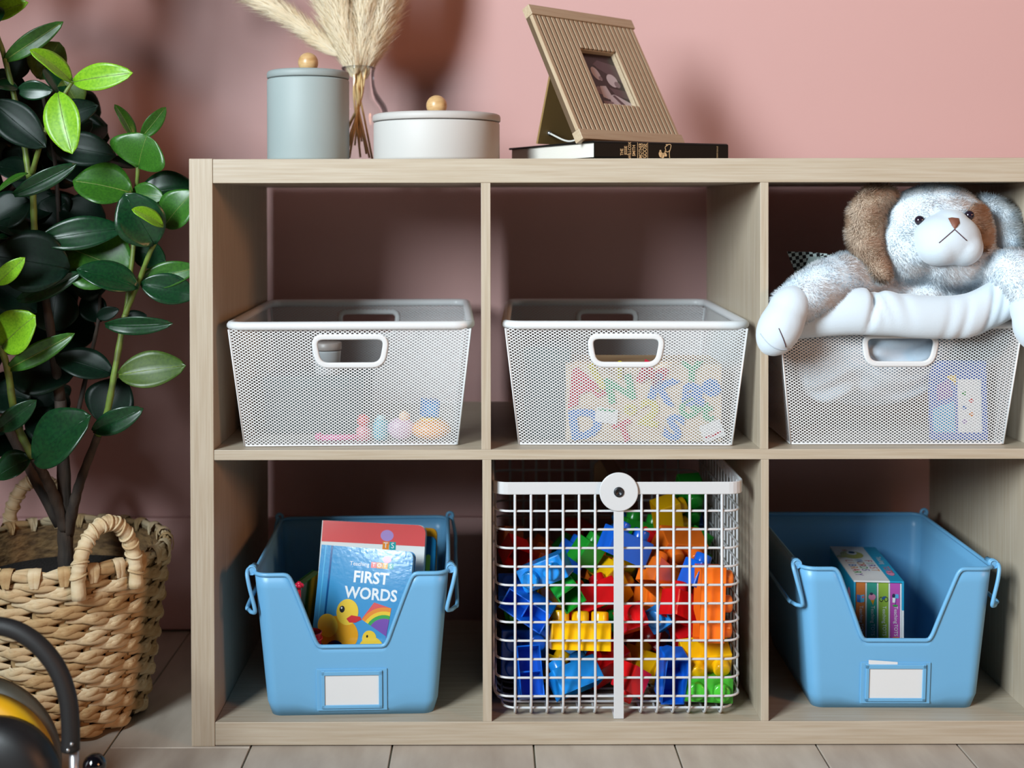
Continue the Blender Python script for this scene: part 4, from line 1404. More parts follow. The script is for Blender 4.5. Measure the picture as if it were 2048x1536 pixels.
g.flat(ell(SD - 0.012, 0.070, 0.006, 0.009), Ml, pi_('blue'))
g.build('side_print', PL_, sc_t)
bwid = (SW - 2 * T_ - 0.0016) / 4
for i, (cl, cc, word, wc, lab) in enumerate((
        ('orange', (206, 122, 56), 'BED', ('purple', 'navy', 'purple'), 'small orange board book in the slipcase, with an open-book picture on its spine'),
        ('teal', (44, 160, 142), 'BEA', ('red', 'gold', 'coral'), 'small teal board book in the slipcase, with an ice-cream cone on its spine'),
        ('lime', (150, 186, 66), 'PLA', ('sky', 'red', 'orange'), 'small lime green board book in the slipcase, with a bicycle on its spine'),
        ('magenta', (192, 84, 180), 'NEIG', ('orange', 'green', 'sky', 'gold'), 'small magenta board book in the slipcase, with a mailbox on its spine'))):
    t = thing('mini_book', lab, 'book', (0, 0, 0), (0, 0, R(-4.6)), 'four small books in the slipcase')
    t.location = sc_t.location + Matrix.Rotation(R(-4.6), 3, 'Z') @ Vector((T_ + 0.0004 + i * (bwid + 0.0003), 0.0015, 0.0002))
    hh = SH - 0.0012
    cmn = P('mini_' + cl, cc, 0.25)
    MB().box(0.0, bwid * 0.86, 0, 0.0012, 0, hh, bev=0.0004).build('spine', cmn, t)
    m = MB()
    m.box(0, 0.0011, 0.001, 0.150, 0, hh); m.box(bwid * 0.86 - 0.0011, bwid * 0.86, 0.001, 0.150, 0, hh)
    m.build('covers', cmn, t)
    MB().box(bwid * 0.86 + 0.0002, bwid - 0.0001, 0.0004, 0.150, 0.0005, hh - 0.0006).build('page_block', WHITE, t)
    g = MB()
    Ms = frame((bwid * 0.43, -0.0003, 0), (1, 0, 0), (0, 0, 1))
    z = hh - 0.020
    if i == 0:
        g.flat([(-0.0050, z - 0.006), (0, z - 0.007), (0, z + 0.003), (-0.0050, z + 0.004)], Ms, pi_('blue'))
        g.flat([(0, z - 0.007), (0.0050, z - 0.006), (0.0050, z + 0.004), (0, z + 0.003)], Ms, pi_('sky'))
        g.flat([(0.0018, z - 0.001), (0.0042, z - 0.0005), (0.0042, z + 0.002), (0.0018, z + 0.0015)], Ms, pi_('coral'), 0.0001)
    elif i == 1:
        g.flat([(-0.0026, z - 0.002), (0.0034, z - 0.002), (0.0012, z - 0.010)], Ms, pi_('gold'))
        g.flat(ell(0.0, z + 0.001, 0.0048, 0.0042, 18), Ms, pi_('pink'), 0.0001)
        g.flat(ell(-0.001, z + 0.0052, 0.0022, 0.0018, 12), Ms, pi_('navy'), 0.0002)
    elif i == 2:
        for x in (-0.0033, 0.0033):
            g.flat(ell(x, z - 0.002, 0.0026, 0.0034, 18), Ms, pi_('black'), 0.0001)
            g.flat(ell(x, z - 0.002, 0.0018, 0.0025, 18), Ms, pi_('lime'), 0.0002)
        g.flat([(-0.0034, z - 0.002), (-0.001, z + 0.002), (0.003, z + 0.0025), (0.0036, z - 0.002), (0.0028, z + 0.0015), (0.0005, z - 0.002)], Ms, pi_('darkblue'), 0.0003)
    else:
        g.flat(ell(-0.002, z + 0.003, 0.0022, 0.0030, 14), Ms, pi_('navy'))
        g.flat([(-0.0036, z - 0.006), (0.0004, z - 0.006), (0.0004, z + 0.0005), (-0.0036, z + 0.0005)], Ms, pi_('white'), 0.0001)
        g.flat([(-0.0004, z), (0.0044, z - 0.0002), (0.0044, z + 0.0052), (0.0002, z + 0.0055)], Ms, pi_('sky'), 0.0002)
        g.flat([(-0.0006, z - 0.0095), (0.0004, z - 0.0095), (0.0012, z), (0.0002, z)], Ms, pi_('purple'), 0.0002)
        g.flat(ell(0.0, z - 0.0100, 0.0036, 0.0014, 12), Ms, pi_('green'), 0.0003)
    g.text('Teaching', 0.0068, Ms, pi_('white'), 0.0008, z - 0.0225, R(-90), h=0.0001, sx=0.95)
    g.text('TOTS', 0.0068, Ms, pi_('white'), 0.0008, z - 0.0430, R(-90), h=0.0001, sx=0.95)
    for k, ch in enumerate(word):
        g.text(ch, 0.0118, Ms, pi_(wc[k]), 0.0004, z - 0.0560 - k * 0.0092, R(-90), h=0.0001)
    g.build('spine_print', PL_, t)

# ------------------------------------------------------------------ what lies in the mesh baskets
ZB = SZM1 + 0.0024
G1 = 'small toys in the mesh basket nearest the plant'


def toy(name, label, px, Y, build, z=ZB, rot=(0, 0, 0), cat='toy', group=G1):
    t = thing(name, label, cat, (at(px, 850, Y).x, Y, z), rot, group)
    build(t)
    return t


def tp(name, c):
    return P('toy_' + name, c, 0.35, alb=1.0)


def cup_(t):
    MB().lathe([(0, 0), (0.0155, 0), (0.0165, 0.002), (0.0185, 0.030), (0.0185, 0.032), (0.0175, 0.031), (0.0152, 0.003), (0, 0.003)], 28).build('jar', P('frosted_plastic', (190, 196, 200), 0.4), t)
    MB().lathe([(0, 0.0325), (0.019, 0.0325), (0.0195, 0.034), (0.0195, 0.042), (0.018, 0.043), (0, 0.043)], 28).build('cap', P('frosted_cap', (168, 160, 156), 0.4), t)


toy('plastic_jar', 'small frosted plastic jar seen through the basket handle slot', 655, 0.13, cup_, z=ZB + 0.076, cat='jar', group=None)
bx = thing('toy_box', 'dark teal toy box under the frosted jar, deep in the mesh basket', 'box', (at(640, 850, 0.13).x, 0.14, ZB))
MB().box(-0.070, 0.062, -0.040, 0.100, 0, 0.075, bev=0.002).build('carton', P('teal_carton', (24, 58, 62), 0.6), bx)
MB().box(-0.0715, 0.0635, -0.0415, 0.1015, 0.060, 0.0757, bev=0.001).build('lid', P('teal_lid', (34, 74, 78), 0.5), bx)
bx2 = thing('toy_box', 'dark teal box standing left of the alphabet puzzle in the middle mesh basket', 'box', (0.079, 0.150, ZB), (0, 0, R(-1.7)))
MB().box(-0.030, 0.030, -0.09, 0.10, 0, 0.118, bev=0.002).build('carton', P('teal_carton', (24, 58, 62), 0.6), bx2)
MB().box(-0.0310, 0.0310, -0.0912, 0.1012, 0.100, 0.1195, bev=0.001).build('lid', P('teal_lid', (34, 74, 78), 0.5), bx2)


def stick_(t):
    MB().tube([(-0.024, 0, 0.004), (0.024, 0, 0.004)], 0.0040, 12).build('shaft', tp('pink', (238, 96, 168)), t)
    MB().ball((-0.026, 0, 0.0055), 0.0055, 14, 9).build('bulb', tp('hotpink', (226, 60, 140)), t)


toy('toy_wand', 'pink plastic wand lying in the mesh basket', 678, 0.050, stick_, rot=(0, 0, R(4)))


def knob_(t):
    MB().lathe([(0, 0), (0.010, 0), (0.010, 0.014), (0.005, 0.018), (0.005, 0.022)], 18).build('base', tp('rose', (224, 120, 140)), t)
    MB().ball((0, 0, 0.025), 0.0085, 16, 10).build('head', tp('red', (214, 50, 60)), t)


toy('peg_doll', 'red-headed peg figure in the mesh basket', 727, 0.056, knob_)


def barrel_(t):
    MB().lathe([(0, 0), (0.0085, 0), (0.0105, 0.006), (0.0105, 0.020), (0.0085, 0.026), (0, 0.026)], 18).build('barrel', tp('teal', (86, 176, 196)), t)
    MB().lathe([(0, 0.026), (0.006, 0.026), (0.006, 0.031), (0, 0.032)], 14).build('lid', tp('paleteal', (160, 210, 216)), t)


toy('toy_barrel', 'teal toy barrel in the mesh basket', 762, 0.058, barrel_)


def lil_(t):
    MB().ball((0, 0, 0.015), (0.018, 0.012, 0.015), 18, 12).build('body', tp('lilac', (214, 176, 206)), t)
    MB().ball((0.004, -0.002, 0.031), 0.0075, 14, 9).build('head', tp('peach', (240, 196, 160)), t)


toy('rubber_figure', 'lilac squeaky figure in the mesh basket', 803, 0.054, lil_)


def disc_(t):
    MB().ball((0, 0, 0.014), (0.026, 0.022, 0.014), 24, 12).build('bowl', tp('orange', (246, 166, 84)), t)
    MB().lathe([(0, 0.0265), (0.014, 0.0255), (0.015, 0.0275), (0, 0.0290)], 24).build('rim', tp('gold', (244, 190, 70)), t)


toy('toy_bowl', 'orange toy bowl in the mesh basket', 862, 0.056, disc_)


def cube_(t):
    MB().box(-0.011, 0.011, -0.011, 0.011, 0, 0.022, bev=0.0015).build('cube', tp('cobalt', (20, 110, 190)), t)
    MB().box(-0.007, 0.007, -0.0115, -0.0108, 0.004, 0.018).build('face_tile', tp('cobalt2', (40, 140, 214)), t)


toy('toy_cube', 'bright blue toy cube on top of the small toys in the mesh basket', 858, 0.060, cube_, z=ZB + 0.030, rot=(0, R(6), R(12)))


def rod_(t):
    MB().tube([(-0.018, 0, 0.006), (0.018, 0.004, 0.008)], 0.0055, 12).build('bar', tp('brick', (190, 90, 80)), t)
    MB().ball((0.020, 0.004, 0.0085), 0.0072, 14, 9).build('tip', tp('yellow', (240, 206, 90)), t)


toy('toy_hammer', 'brownish red toy hammer behind the lilac figure in the mesh basket', 820, 0.098, rod_, rot=(0, 0, R(20)))

# alphabet board
Y2 = 0.0405
pa, pb_ = at(1135, 880, Y2), at(1450, 728, Y2)
WD = mat('birch_board', (222, 196, 160), 0.5, var=((14, 60, 200), (206, 176, 138), 0.4, 0.7, 3))
ab = thing('alphabet_box', 'wooden letter puzzle box with coloured letters, inside the middle mesh basket', 'puzzle', (0.1785, 0.1995, ZB), (0, 0, R(-1.7)))
bx0, bx1 = pa.x - 0.1785 + 0.003, pb_.x - 0.1785
by = Y2 - 0.1995
bzh = pb_.z - ZB
MB().box(bx0, bx1, by, by + 0.10, 0.0, bzh, bev=0.001).build('box_body', WD, ab)
MB().box(bx0 + 0.01, bx1 - 0.02, by + 0.012, by + 0.09, bzh - 0.001, bzh + 0.0012, bev=0.0004).build('tray_lid', mat('birch_lid', (206, 170, 130), 0.5), ab)
LC = {'r': P('letter_red', (206, 20, 60), 0.4), 'y': P('letter_yellow', (206, 192, 40), 0.4), 'g': P('letter_green', (10, 160, 96), 0.4), 'b': P('letter_blue', (10, 112, 204), 0.4)}
s_ = 1.62 / 2530
for ch, cl, px, py, h, rot in (('A', 'r', 1170, 773, 62, 20), ('J', 'y', 1198, 750, 42, 30), ('i', 'y', 1245, 740, 34, 0), ('M', 'r', 1308, 752, 42, -25), ('Y', 'g', 1388, 744, 36, 0), ('N', 'g', 1246, 780, 46, 12), ('K', 'b', 1330, 780, 48, -20),
                               ('a', 'b', 1392, 782, 58, -6), ('e', 'b', 1424, 770, 44, 20), ('G', 'g', 1384, 818, 34, 40), ('t', 'g', 1418, 822, 38, 0), ('2', 'y', 1304, 828, 48, -10), ('o', 'y', 1266, 816, 28, 0),
                               ('D', 'b', 1176, 850, 54, 8), ('T', 'r', 1254, 864, 36, 20), ('S', 'b', 1352, 856, 46, -16)):
    p = at(px, py, Y2)
    g = MB()
    M = frame((p.x - 0.1785 + 0.0012, by - 0.0016, p.z - ZB), (1, 0, 0), (0, 0, 1))
    g.text(ch, h * s_ * 1.45, M, 0, 0, 0, R(rot), sx=1.15, ext=0.0014, bold=0.045)
    g.build('letter', LC[cl], ab)
for px, py, w, h, rot, st in ((1218, 830, 44, 30, -8, 'g'), (1428, 860, 44, 34, 22, 'r')):
    p = at(px, py, Y2)
    M = frame((p.x - 0.1785 + 0.0012, by - 0.0034, p.z - ZB), (math.cos(R(rot)), 0, math.sin(R(rot))), (-math.sin(R(rot)), 0, math.cos(R(rot))))
    g = MB().box(-w * s_ / 2, w * s_ / 2, -h * s_ / 2, h * s_ / 2, 0, 0.0007, M=M)
    tg = g.build('paper_tag', WHITE, ab)
    MB().box(-w * s_ * .4, w * s_ * .35, (h * s_ * .28 if st == 'g' else -h * s_ * .3), (h * s_ * .42 if st == 'g' else -h * s_ * .18), 0.0008, 0.0010, M=M).build('tag_print', LC[st], tg)

# card pack in the right basket
cp = thing('card_pack', 'blue activity card pack with a white panel, inside the mesh basket under the dog', 'card pack', (at(1921, 850, 0.05).x, 0.0460, ZB), (R(-4), 0, R(-2)))
MB().box(-0.038, 0.034, 0, 0.012, 0.0, 0.102, bev=0.001).build('pack', P('pack_blue', (46, 96, 196), 0.35), cp)
g = MB()
Mk = frame((0, -0.0004, 0), (1, 0, 0), (0, 0, 1))
g.flat([(-0.004, 0.010), (0.026, 0.010), (0.026, 0.078), (-0.004, 0.078)], Mk, pi_('white'))
g.flat([(-0.036, 0.010), (-0.008, 0.010), (-0.008, 0.050), (-0.036, 0.040)], Mk, pi_('sky'))
g.flat([(-0.030, 0.050), (-0.010, 0.056), (-0.014, 0.078), (-0.030, 0.070)], Mk, pi_('purple'))
g.flat([(-0.018, 0.082), (-0.006, 0.070), (-0.006, 0.084)], Mk, pi_('yellow'))
for k, cl in enumerate(('green', 'coral', 'blue', 'orange', 'lilac')):
    g.flat(ell(0.004 + 0.009 * (k % 2), 0.060 - 0.009 * k, 0.003, 0.003, 12), Mk, pi_(cl), 0.0002)
g.build('pack_print', PL_, cp)

# ------------------------------------------------------------------ plush dog over the right basket
dog = thing('plush_dog', 'pale blue plush puppy with a tan ear, slumped over the right mesh basket', 'stuffed toy', (0, 0, 0))
PB = mat('plush_pale_blue', (242, 246, 250), 0.9, spec=0.1, sheen=0.3, var=((60, 60, 60), (224, 235, 245), 0.35, 0.7, 3), alb=1.0)
PT = mat('plush_tan', (212, 190, 170), 0.9, spec=0.1, sheen=0.3, var=((120, 120, 120), (188, 162, 140), 0.4, 0.75, 3), alb=0.95)
PC = mat('plush_velour', (218, 230, 241), 0.85, spec=0.15, sheen=0.3, bump=((500, 500, 500), 0.25, 0.0006), alb=0.70)
PS = mat('plush_satin', (206, 226, 244), 0.75, spec=0.2, sheen=0.3, bump=((260, 260, 260), 0.15, 0.0008))
for _m, _c in ((PB, (226, 238, 246)), (PT, (206, 184, 164))):
    _nt = _m.node_tree
    _tl = _nt.nodes.new('ShaderNodeBsdfTranslucent'); _tl.inputs[0].default_value = (*lin(_c), 1)
    _mx = _nt.nodes.new('ShaderNodeMixShader'); _mx.inputs[0].default_value = 0.4
    _nt.links.new(_nt.nodes['Principled BSDF'].outputs[0], _mx.inputs[1]); _nt.links.new(_tl.outputs[0], _mx.inputs[2])
    _nt.links.new(_mx.outputs[0], _nt.nodes['Material Output'].inputs[0])
THREAD = P('dark_thread', (84, 48, 62), 0.7)
HY = 0.055


def capsule(m, pts, rad):
    pp = spline(pts, 6)
    n = len(pp)
    rr = []
    for i in range(n):
        f = i / (n - 1) * (len(rad) - 1)
        k = min(int(f), len(rad) - 2)
        rr.append(rad[k] + (rad[k + 1] - rad[k]) * (f - k))
    m.tube(pp, rr, 14)
    m.ball(pp[0], rr[0], 14, 10)
    m.ball(pp[-1], rr[-1], 14, 10)


body = MB()
hc = at(1870, 470, HY)
body.ball(hc, (0.0735, 0.058, 0.0655), 32, 22)
body.ball(at(1905, 520, 0.04), (0.056, 0.045, 0.040), 24, 16)
body.ball(at(1815, 500, 0.04), (0.044, 0.042, 0.042), 24, 16)
body.ball(at(1845, 590, 0.075), (0.098, 0.050, 0.028), 28, 16)
capsule(body, [at(1790, 575, 0.065), at(1705, 556, 0.036), at(1640, 578, 0.006), at(1584, 612, -0.012)], [0.034, 0.034, 0.032, 0.027])
capsule(body, [at(1930, 590, 0.07), at(1992, 558, 0.040), at(2034, 550, -0.004), at(2062, 592, -0.024)], [0.034, 0.035, 0.032, 0.026])
skin = remesh(body, 0.0045, 8)
skin.materials.append(PB)
skin_o = put('fur_body', skin, dog)
fur_mesh('fur', skin, 64000, 0.0056, 0.0011, PB, skin_o, 5, comb=(0.1, -0.25, -0.9))
# velour underside hanging over the basket front, with gathers
random.seed(8)
path = [at(1575, 632, 0.014), at(1690, 622, 0.000), at(1770, 626, -0.004), at(1850, 634, -0.006), at(1930, 632, -0.004), at(1990, 606, 0.000), at(2034, 584, -0.006), at(2064, 584, -0.016)]
pp = spline(path, 14)
n = len(pp)
m = MB()
NQ = 22
vs, fs = [], []
for i, p in enumerate(pp):
    f = i / (n - 1)
    rb = 0.0235 + 0.0014 * math.sin(f * 9.2 + 0.6)
    if i == 0 or i == n - 1:
        rb *= 0.6
    for q in range(NQ):
        a = 2 * math.pi * q / NQ
        fold = sum(-dp * math.exp(-((f - f0 - sl * math.sin(a)) / wd) ** 2) * max(0.0, math.cos(a - up)) for f0, dp, wd, sl, up in ((0.225, 0.0085, 0.013, 0.02, 0.5), (0.262, 0.0045, 0.012, -0.03, 0.9), (0.30, 0.0035, 0.014, -0.035, 1.0), (0.36, 0.002, 0.02, -0.02, 0.8), (0.50, 0.0022, 0.016, 0.015, -0.2), (0.56, 0.0028, 0.016, 0.02, -0.3), (0.67, 0.004, 0.016, 0.03, 0.2), (0.73, 0.003, 0.014, 0.03, 0.5), (0.80, 0.003, 0.016, 0.03, 0.4)))
        r = rb + fold
        vs.append(p + Vector((0, -math.cos(a) * r * 0.85, math.sin(a) * r * 1.22)))
for i in range(n - 1):
    for q in range(NQ):
        q2 = (q + 1) % NQ
        fs.append((i * NQ + q, i * NQ + q2, (i + 1) * NQ + q2, (i + 1) * NQ + q))
fs += [tuple(range(NQ)), tuple((n - 1) * NQ + q for q in reversed(range(NQ)))]
m.add(vs, fs, 0, True)
m.build('velour_belly', PC, dog)
# cloth body sunk inside the basket
m = MB()
m.ball((0.512, 0.150, 0.4800), (0.125, 0.110, 0.075), 28, 18)
m.ball((0.500, 0.075, 0.4900), (0.100, 0.045, 0.045), 24, 14)
m.ball((0.440, 0.060, 0.4650), (0.040, 0.030, 0.045), 20, 12)
low = remesh(m, 0.006, 6)
rg = np.empty(len(low.vertices) * 3)
low.vertices.foreach_get('co', rg)
rg = rg.reshape(-1, 3)
rg[:, 1] += 0.004 * np.sin(rg[:, 2] * 230 + 2.5 * np.sin(rg[:, 0] * 50)) + 0.003 * np.sin(rg[:, 2] * 120 - rg[:, 0] * 60)
low.vertices.foreach_set('co', rg.ravel())
low.update()
low.materials.append(PS)
put('cloth_body', low, dog)


def paw(px, py, Y, rx, ry, rz, spin, seams=True, label=None):
    c = at(px, py, Y)
    Rm = Matrix.Rotation(R(spin), 3, 'Y')
    m = MB()
    m.ball(c, (rx, ry, rz), 28, 20, rot=Rm)
    m.ball(c + Rm @ Vector((0, 0.004, rz * 0.55)), (rx * 0.92, ry * 0.95, rz * 0.8), 24, 16, rot=Rm)
    me = remesh(m, 0.003, 6)
    me.materials.append(PC)
    o = put('paw', me, dog)
    if seams:
        for off, ln, mt in ((-0.30, 0.62, THREAD), (0.28, 0.55, P('pale_thread', (196, 208, 222), 0.7))):
            pts = []
            for k in range(11):
                tt_ = -1 + 2 * k / 10
                zl = -rz * (0.50 + 0.18 * (1 - tt_ * tt_)) if mt is not THREAD else -rz * (0.10 + 0.40 * (k / 10))
                xl = rx * (off * 0.0 + (0.75 * tt_)) if mt is not THREAD else rx * (-0.25 + 0.75 * k / 10)
                yl = -ry * math.sqrt(max(0.02, 1 - (xl / rx) ** 2 - (zl / rz) ** 2)) - 0.0002
                pts.append(c + Rm @ Vector((xl, yl, zl)))
            MB().tube(pts, 0.0006, 5).build('paw_stitch', mt, o)
    return o


paw(1561, 652, -0.026, 0.0270, 0.0255, 0.0400, 28)
paw(2074, 650, -0.034, 0.0290, 0.0255, 0.0340, -12, seams=False)
# muzzle
m = MB()
mc = at(1894, 478, 0.000)
m.ball(mc, (0.0415, 0.036, 0.0330), 32, 22)
m.ball(mc + Vector((-0.012, -0.002, -0.008)), (0.028, 0.033, 0.026), 28, 18)
m.ball(mc + Vector((0.018, -0.003, -0.010)), (0.024, 0.031, 0.024), 28, 18)
m.ball(mc + Vector((0.004, 0.004, 0.018)), (0.024, 0.030, 0.020), 24, 16)
muz = remesh(m, 0.003, 5)
muz.materials.append(PC)
muz_o = put('muzzle', muz, dog)
bv = BVHTree.FromPolygons([v.co for v in muz.vertices], [p.vertices for p in muz.polygons])


def on_muzzle(px, py, lift=0.0004):
    d = (CAMR @ Vector(((px - PPX) / F, -(py - PPY) / F, -1))).normalized()
    h = bv.ray_cast(Vector((0, -CAM_D, CAM_H)), d)
    return (h[0] + h[1] * lift) if h[0] is not None else at(px, py, -0.034)


for a, c in (((1909, 459), (1878, 486)), ((1909, 459), (1933, 481))):
    pts = [on_muzzle(a[0] + (c[0] - a[0]) * k / 8, a[1] + (c[1] - a[1]) * k / 8) for k in range(9)]
    MB().tube(pts, 0.0006, 6).build('mouth_stitch', THREAD, muz_o)
nc = on_muzzle(1909, 446, 0.0)
tri = [(1896, 437), (1904, 435.5), (1917, 437), (1919, 446), (1913, 455), (1909, 459), (1904, 453)]
nv = [on_muzzle(x, y, 0.0008) for x, y in tri]
ctr = nc + Vector((0, -0.0035, 0))
m = MB()
mid = [p.lerp(ctr, 0.45) + Vector((0, -0.0018, 0)) for p in nv]
k = len(nv)
m.add(nv + mid + [ctr], [(i, (i + 1) % k, k + (i + 1) % k, k + i) for i in range(k)] + [(k + i, k + (i + 1) % k, 2 * k) for i in range(k)], 0, True)
m.build('nose', P('nose_brown', (136, 84, 66), 0.6), dog)
bvh = BVHTree.FromPolygons([v.co for v in skin.vertices], [p.vertices for p in skin.polygons])


def on_head(px, py):
    d = (CAMR @ Vector(((px - PPX) / F, -(py - PPY) / F, -1))).normalized()
    h = bvh.ray_cast(Vector((0, -CAM_D, CAM_H)), d)
    return h[0], h[1]


for px, py, r in ((1837, 441, 0.0062), (1936, 431, 0.0062)):
    p, nn = on_head(px, py)
    e = MB().ball(p + Vector((0, -0.0040, 0)), (r, r * 0.9, r), 20, 14).build('eye', P('eye_dark', (40, 30, 44), 0.06, spec=0.7), dog)
# tan patch around the far eye: its own shell over the head
sel = MB()
pv = []
cpt, cn = on_head(1958, 458)
keep = [p for p in skin.polygons if ((p.center - cpt).x / 0.0185) ** 2 + ((p.center - cpt).z / 0.0310) ** 2 < 1 and p.center.y < HY]
idx = {}
for p in keep:
    f = []
    for vi in p.vertices:
        if vi not in idx:
            idx[vi] = len(pv)
            pv.append(skin.vertices[vi].co + skin.vertices[vi].normal * 0.0016)
        f.append(idx[vi])
    sel.f.append(tuple(f)); sel.m.append(0); sel.sm.append(True)
sel.v = [tuple(v) for v in pv]
pt = sel.build('eye_patch', PT, dog)
fur_mesh('patch_fur', pt.data, 5200, 0.0095, 0.0011, PT, pt, 9, comb=(0.3, -0.3, -0.7))


def ear(outline, Y0, Y1, thick, mt, count, seed, comb, flen):
    """flap with the outline of the ear, its own thickness and a soft curve"""
    m = MB()
    pts = [at(x, y, Y0 + (Y1 - Y0) * i / 1.0) for (x, y), i in outline]
    # fill with overlapping balls along the flap, then fuse
    for (a, r) in pts_to_balls(outline, Y0, Y1):
        m.ball(a, (r, thick, r), 16, 10)
    me = remesh(m, 0.0035, 5)
    me.materials.append(mt)
    o = put('ear', me, dog)
    fur_mesh('ear_fur', me, count, flen, 0.0011, mt, o, seed, comb=comb)
    return o


def pts_to_balls(spine_pts, Y0, Y1):
    out = []
    k = len(spine_pts)
    for i in range(k - 1):
        (x0, y0), r0 = spine_pts[i]
        (x1, y1), r1 = spine_pts[i + 1]
        for q in range(5):
            f = q / 5
            g_ = (i + f) / (k - 1)
            out.append((at(x0 + (x1 - x0) * f, y0 + (y1 - y0) * f, Y0 + (Y1 - Y0) * g_), (r0 + (r1 - r0) * f) * 1.65 / 2530))
    return out


ear([((1772, 392), 22), ((1745, 402), 32), ((1733, 430), 36), ((1731, 465), 37), ((1737, 500), 34), ((1752, 530), 26), ((1768, 552), 13)], 0.050, 0.010, 0.014, PT, 17000, 21, (0.0, -0.3, -1.1), 0.0085)
ear([((1968, 402), 14), ((1990, 412), 22), ((2006, 436), 29), ((2014, 462), 28), ((2018, 488), 24)], 0.065, 0.040, 0.012, PB, 8000, 22, (0.2, -0.3, -1.0), 0.0085)

# houndstooth ribbon behind the dog's arm
hm = bpy.data.materials.new('houndstooth_check')
hm.use_nodes = True
nt = hm.node_tree
tc = nt.nodes.new('ShaderNodeTexCoord')
mp = nt.nodes.new('ShaderNodeMapping'); mp.inputs['Scale'].default_value = (210, 210, 210); mp.inputs['Rotation'].default_value = (0, R(8), 0)
mp.inputs['Location'].default_value = (0.1, 0.25, 0.1)
ck = nt.nodes.new('ShaderNodeTexChecker'); ck.inputs['Scale'].default_value = 1.0
ck.inputs[1].default_value = (*lin((18, 18, 20)), 1); ck.inputs[2].default_value = (*lin((206, 222, 220)), 1)
nt.links.new(tc.outputs['Object'], mp.inputs[0]); nt.links.new(mp.outputs[0], ck.inputs[0]); nt.links.new(ck.outputs[0], nt.nodes['Principled BSDF'].inputs[0])
nt.nodes['Principled BSDF'].inputs['Roughness'].default_value = 0.7
rb = thing('houndstooth_ribbon', 'black and white houndstooth ribbon poking up behind the dog, over the basket edge', 'ribbon')
Yr = 0.105


def cloth(poly, Y, name, mt):
    vs = [at(x, y, Y + dy) for x, y, dy in poly]
    k = len(vs)
    off = Vector((0, 0.0009, 0))
    m = MB().add(vs + [v + off for v in vs], [tuple(range(k)), tuple(reversed(range(k, 2 * k)))] + [(i, k + i, k + (i + 1) % k, (i + 1) % k) for i in range(k)])
    return m.build(name, mt, rb)


cloth([(1574, 503, 0), (1596, 560, 0.004), (1612, 640, 0.006), (1690, 640, 0.012), (1700, 516, 0.008), (1660, 508, 0.004), (1620, 504, 0.002)][::-1], Yr, 'ribbon_tail', hm)
cloth([(1618, 513, 0), (1606, 545, 0), (1612, 640, 0.004), (1700, 640, 0.008), (1700, 520, 0.006), (1660, 515, 0.002)][::-1], Yr - 0.006, 'ribbon_back', P('ribbon_reverse', (190, 208, 206), 0.7))

# ------------------------------------------------------------------ woven plant basket
RUSH = [mat('seagrass_%d' % i, c, 0.7, spec=0.25, var=((40, 40, 90), c2, 0.35, 0.7, 4), bump=((700, 700, 90), 0.35, 0.0008))
        for i, (c, c2) in enumerate([((230, 204, 164), (202, 168, 122)), ((240, 220, 184), (216, 186, 142)), ((214, 182, 134), (178, 140, 94))])]
WB = thing('woven_basket', 'round woven seagrass plant basket with two arched handles, beside the shelf', 'basket', (-0.5735, 0.105, 0))
RT, RB, WH = 0.138, 0.104, 0.222


def wr(z):
    f = max(0, min(1, z / WH))
    return RB + (RT - RB) * f ** 0.8 - 0.010 * max(0, 1 - z / 0.014) ** 2


def strand(m, L, r, slant, off, mi, bulge=1.0):
    """one flat folded strip: a tapered lens along x"""
    NS_, NR = 8, 7
    vs, fs = [], []
    for i in range(NS_ + 1):
        f = i / NS_
        x = (f - 0.5) * L
        w = r * (math.sin(math.pi * min(1, max(0, 0.04 + 0.92 * f))) ** 0.55)
        zc_ = off[1] + slant * x
        yc_ = off[0] - bulge * 0.0075 * math.sin(math.pi * f)
        for q in range(NR):
            a = 2 * math.pi * q / NR
            vs.append((x, yc_ + 0.62 * w * math.cos(a), zc_ + w * math.sin(a)))
    for i in range(NS_):
        for q in range(NR):
            q2 = (q + 1) % NR
            fs.append((i * NR + q, (i + 1) * NR + q, (i + 1) * NR + q2, i * NR + q2))
    m.add(vs, fs, mi, True)


lumps = []
rr_ = random.Random(5)
for k in range(9):
    m = MB()
    L = 0.050
    j = lambda a: rr_.uniform(-a, a)
    strand(m, L * 0.98, 0.0052, 0.10 + j(.05), (0.0, 0.0020 + j(.0006)), 0)
    strand(m, L * 0.78, 0.0046, -0.16 + j(.05), (-0.0016, -0.0024 + j(.0006)), 0)
    strand(m, L * 0.56, 0.0036, 0.22 + j(.1), (-0.0030, 0.0004 + j(.001)), 0)
    strand(m, L * 0.40, 0.0030, -0.3 + j(.1), (-0.0026, 0.0016 + j(.001)), 0)
    o = m.build('weave_strand', RUSH[k % 3], WB)
    lumps.append(o.data)
    bpy.data.objects.remove(o)
NSTK = 25
NROW = 17
PIT = (WH - 0.010) / NROW
cnt = 0
for row in range(NROW):
    z = 0.007 + PIT * (row + 0.5)
    R_ = wr(z)
    n_l = 13
    for i in range(n_l):
        a = 2 * math.pi * (i + (0.5 if row % 2 else 0)) / n_l + rr_.uniform(-.03, .03)
        o = put('weave_strand', lumps[rr_.randrange(9)], WB)
        s = 2 * math.pi * R_ / n_l / 0.050 * 1.06
        o.matrix_local = Matrix.Rotation(a + math.pi / 2, 4, 'Z') @ Matrix.Translation((0, -R_ + 0.0035, z + rr_.uniform(-.0008, .0008))) @ Matrix.Rotation(rr_.uniform(-.07, .07), 4, 'Y') @ Matrix.Diagonal((s, 1.0, 1.18, 1))
        cnt += 1
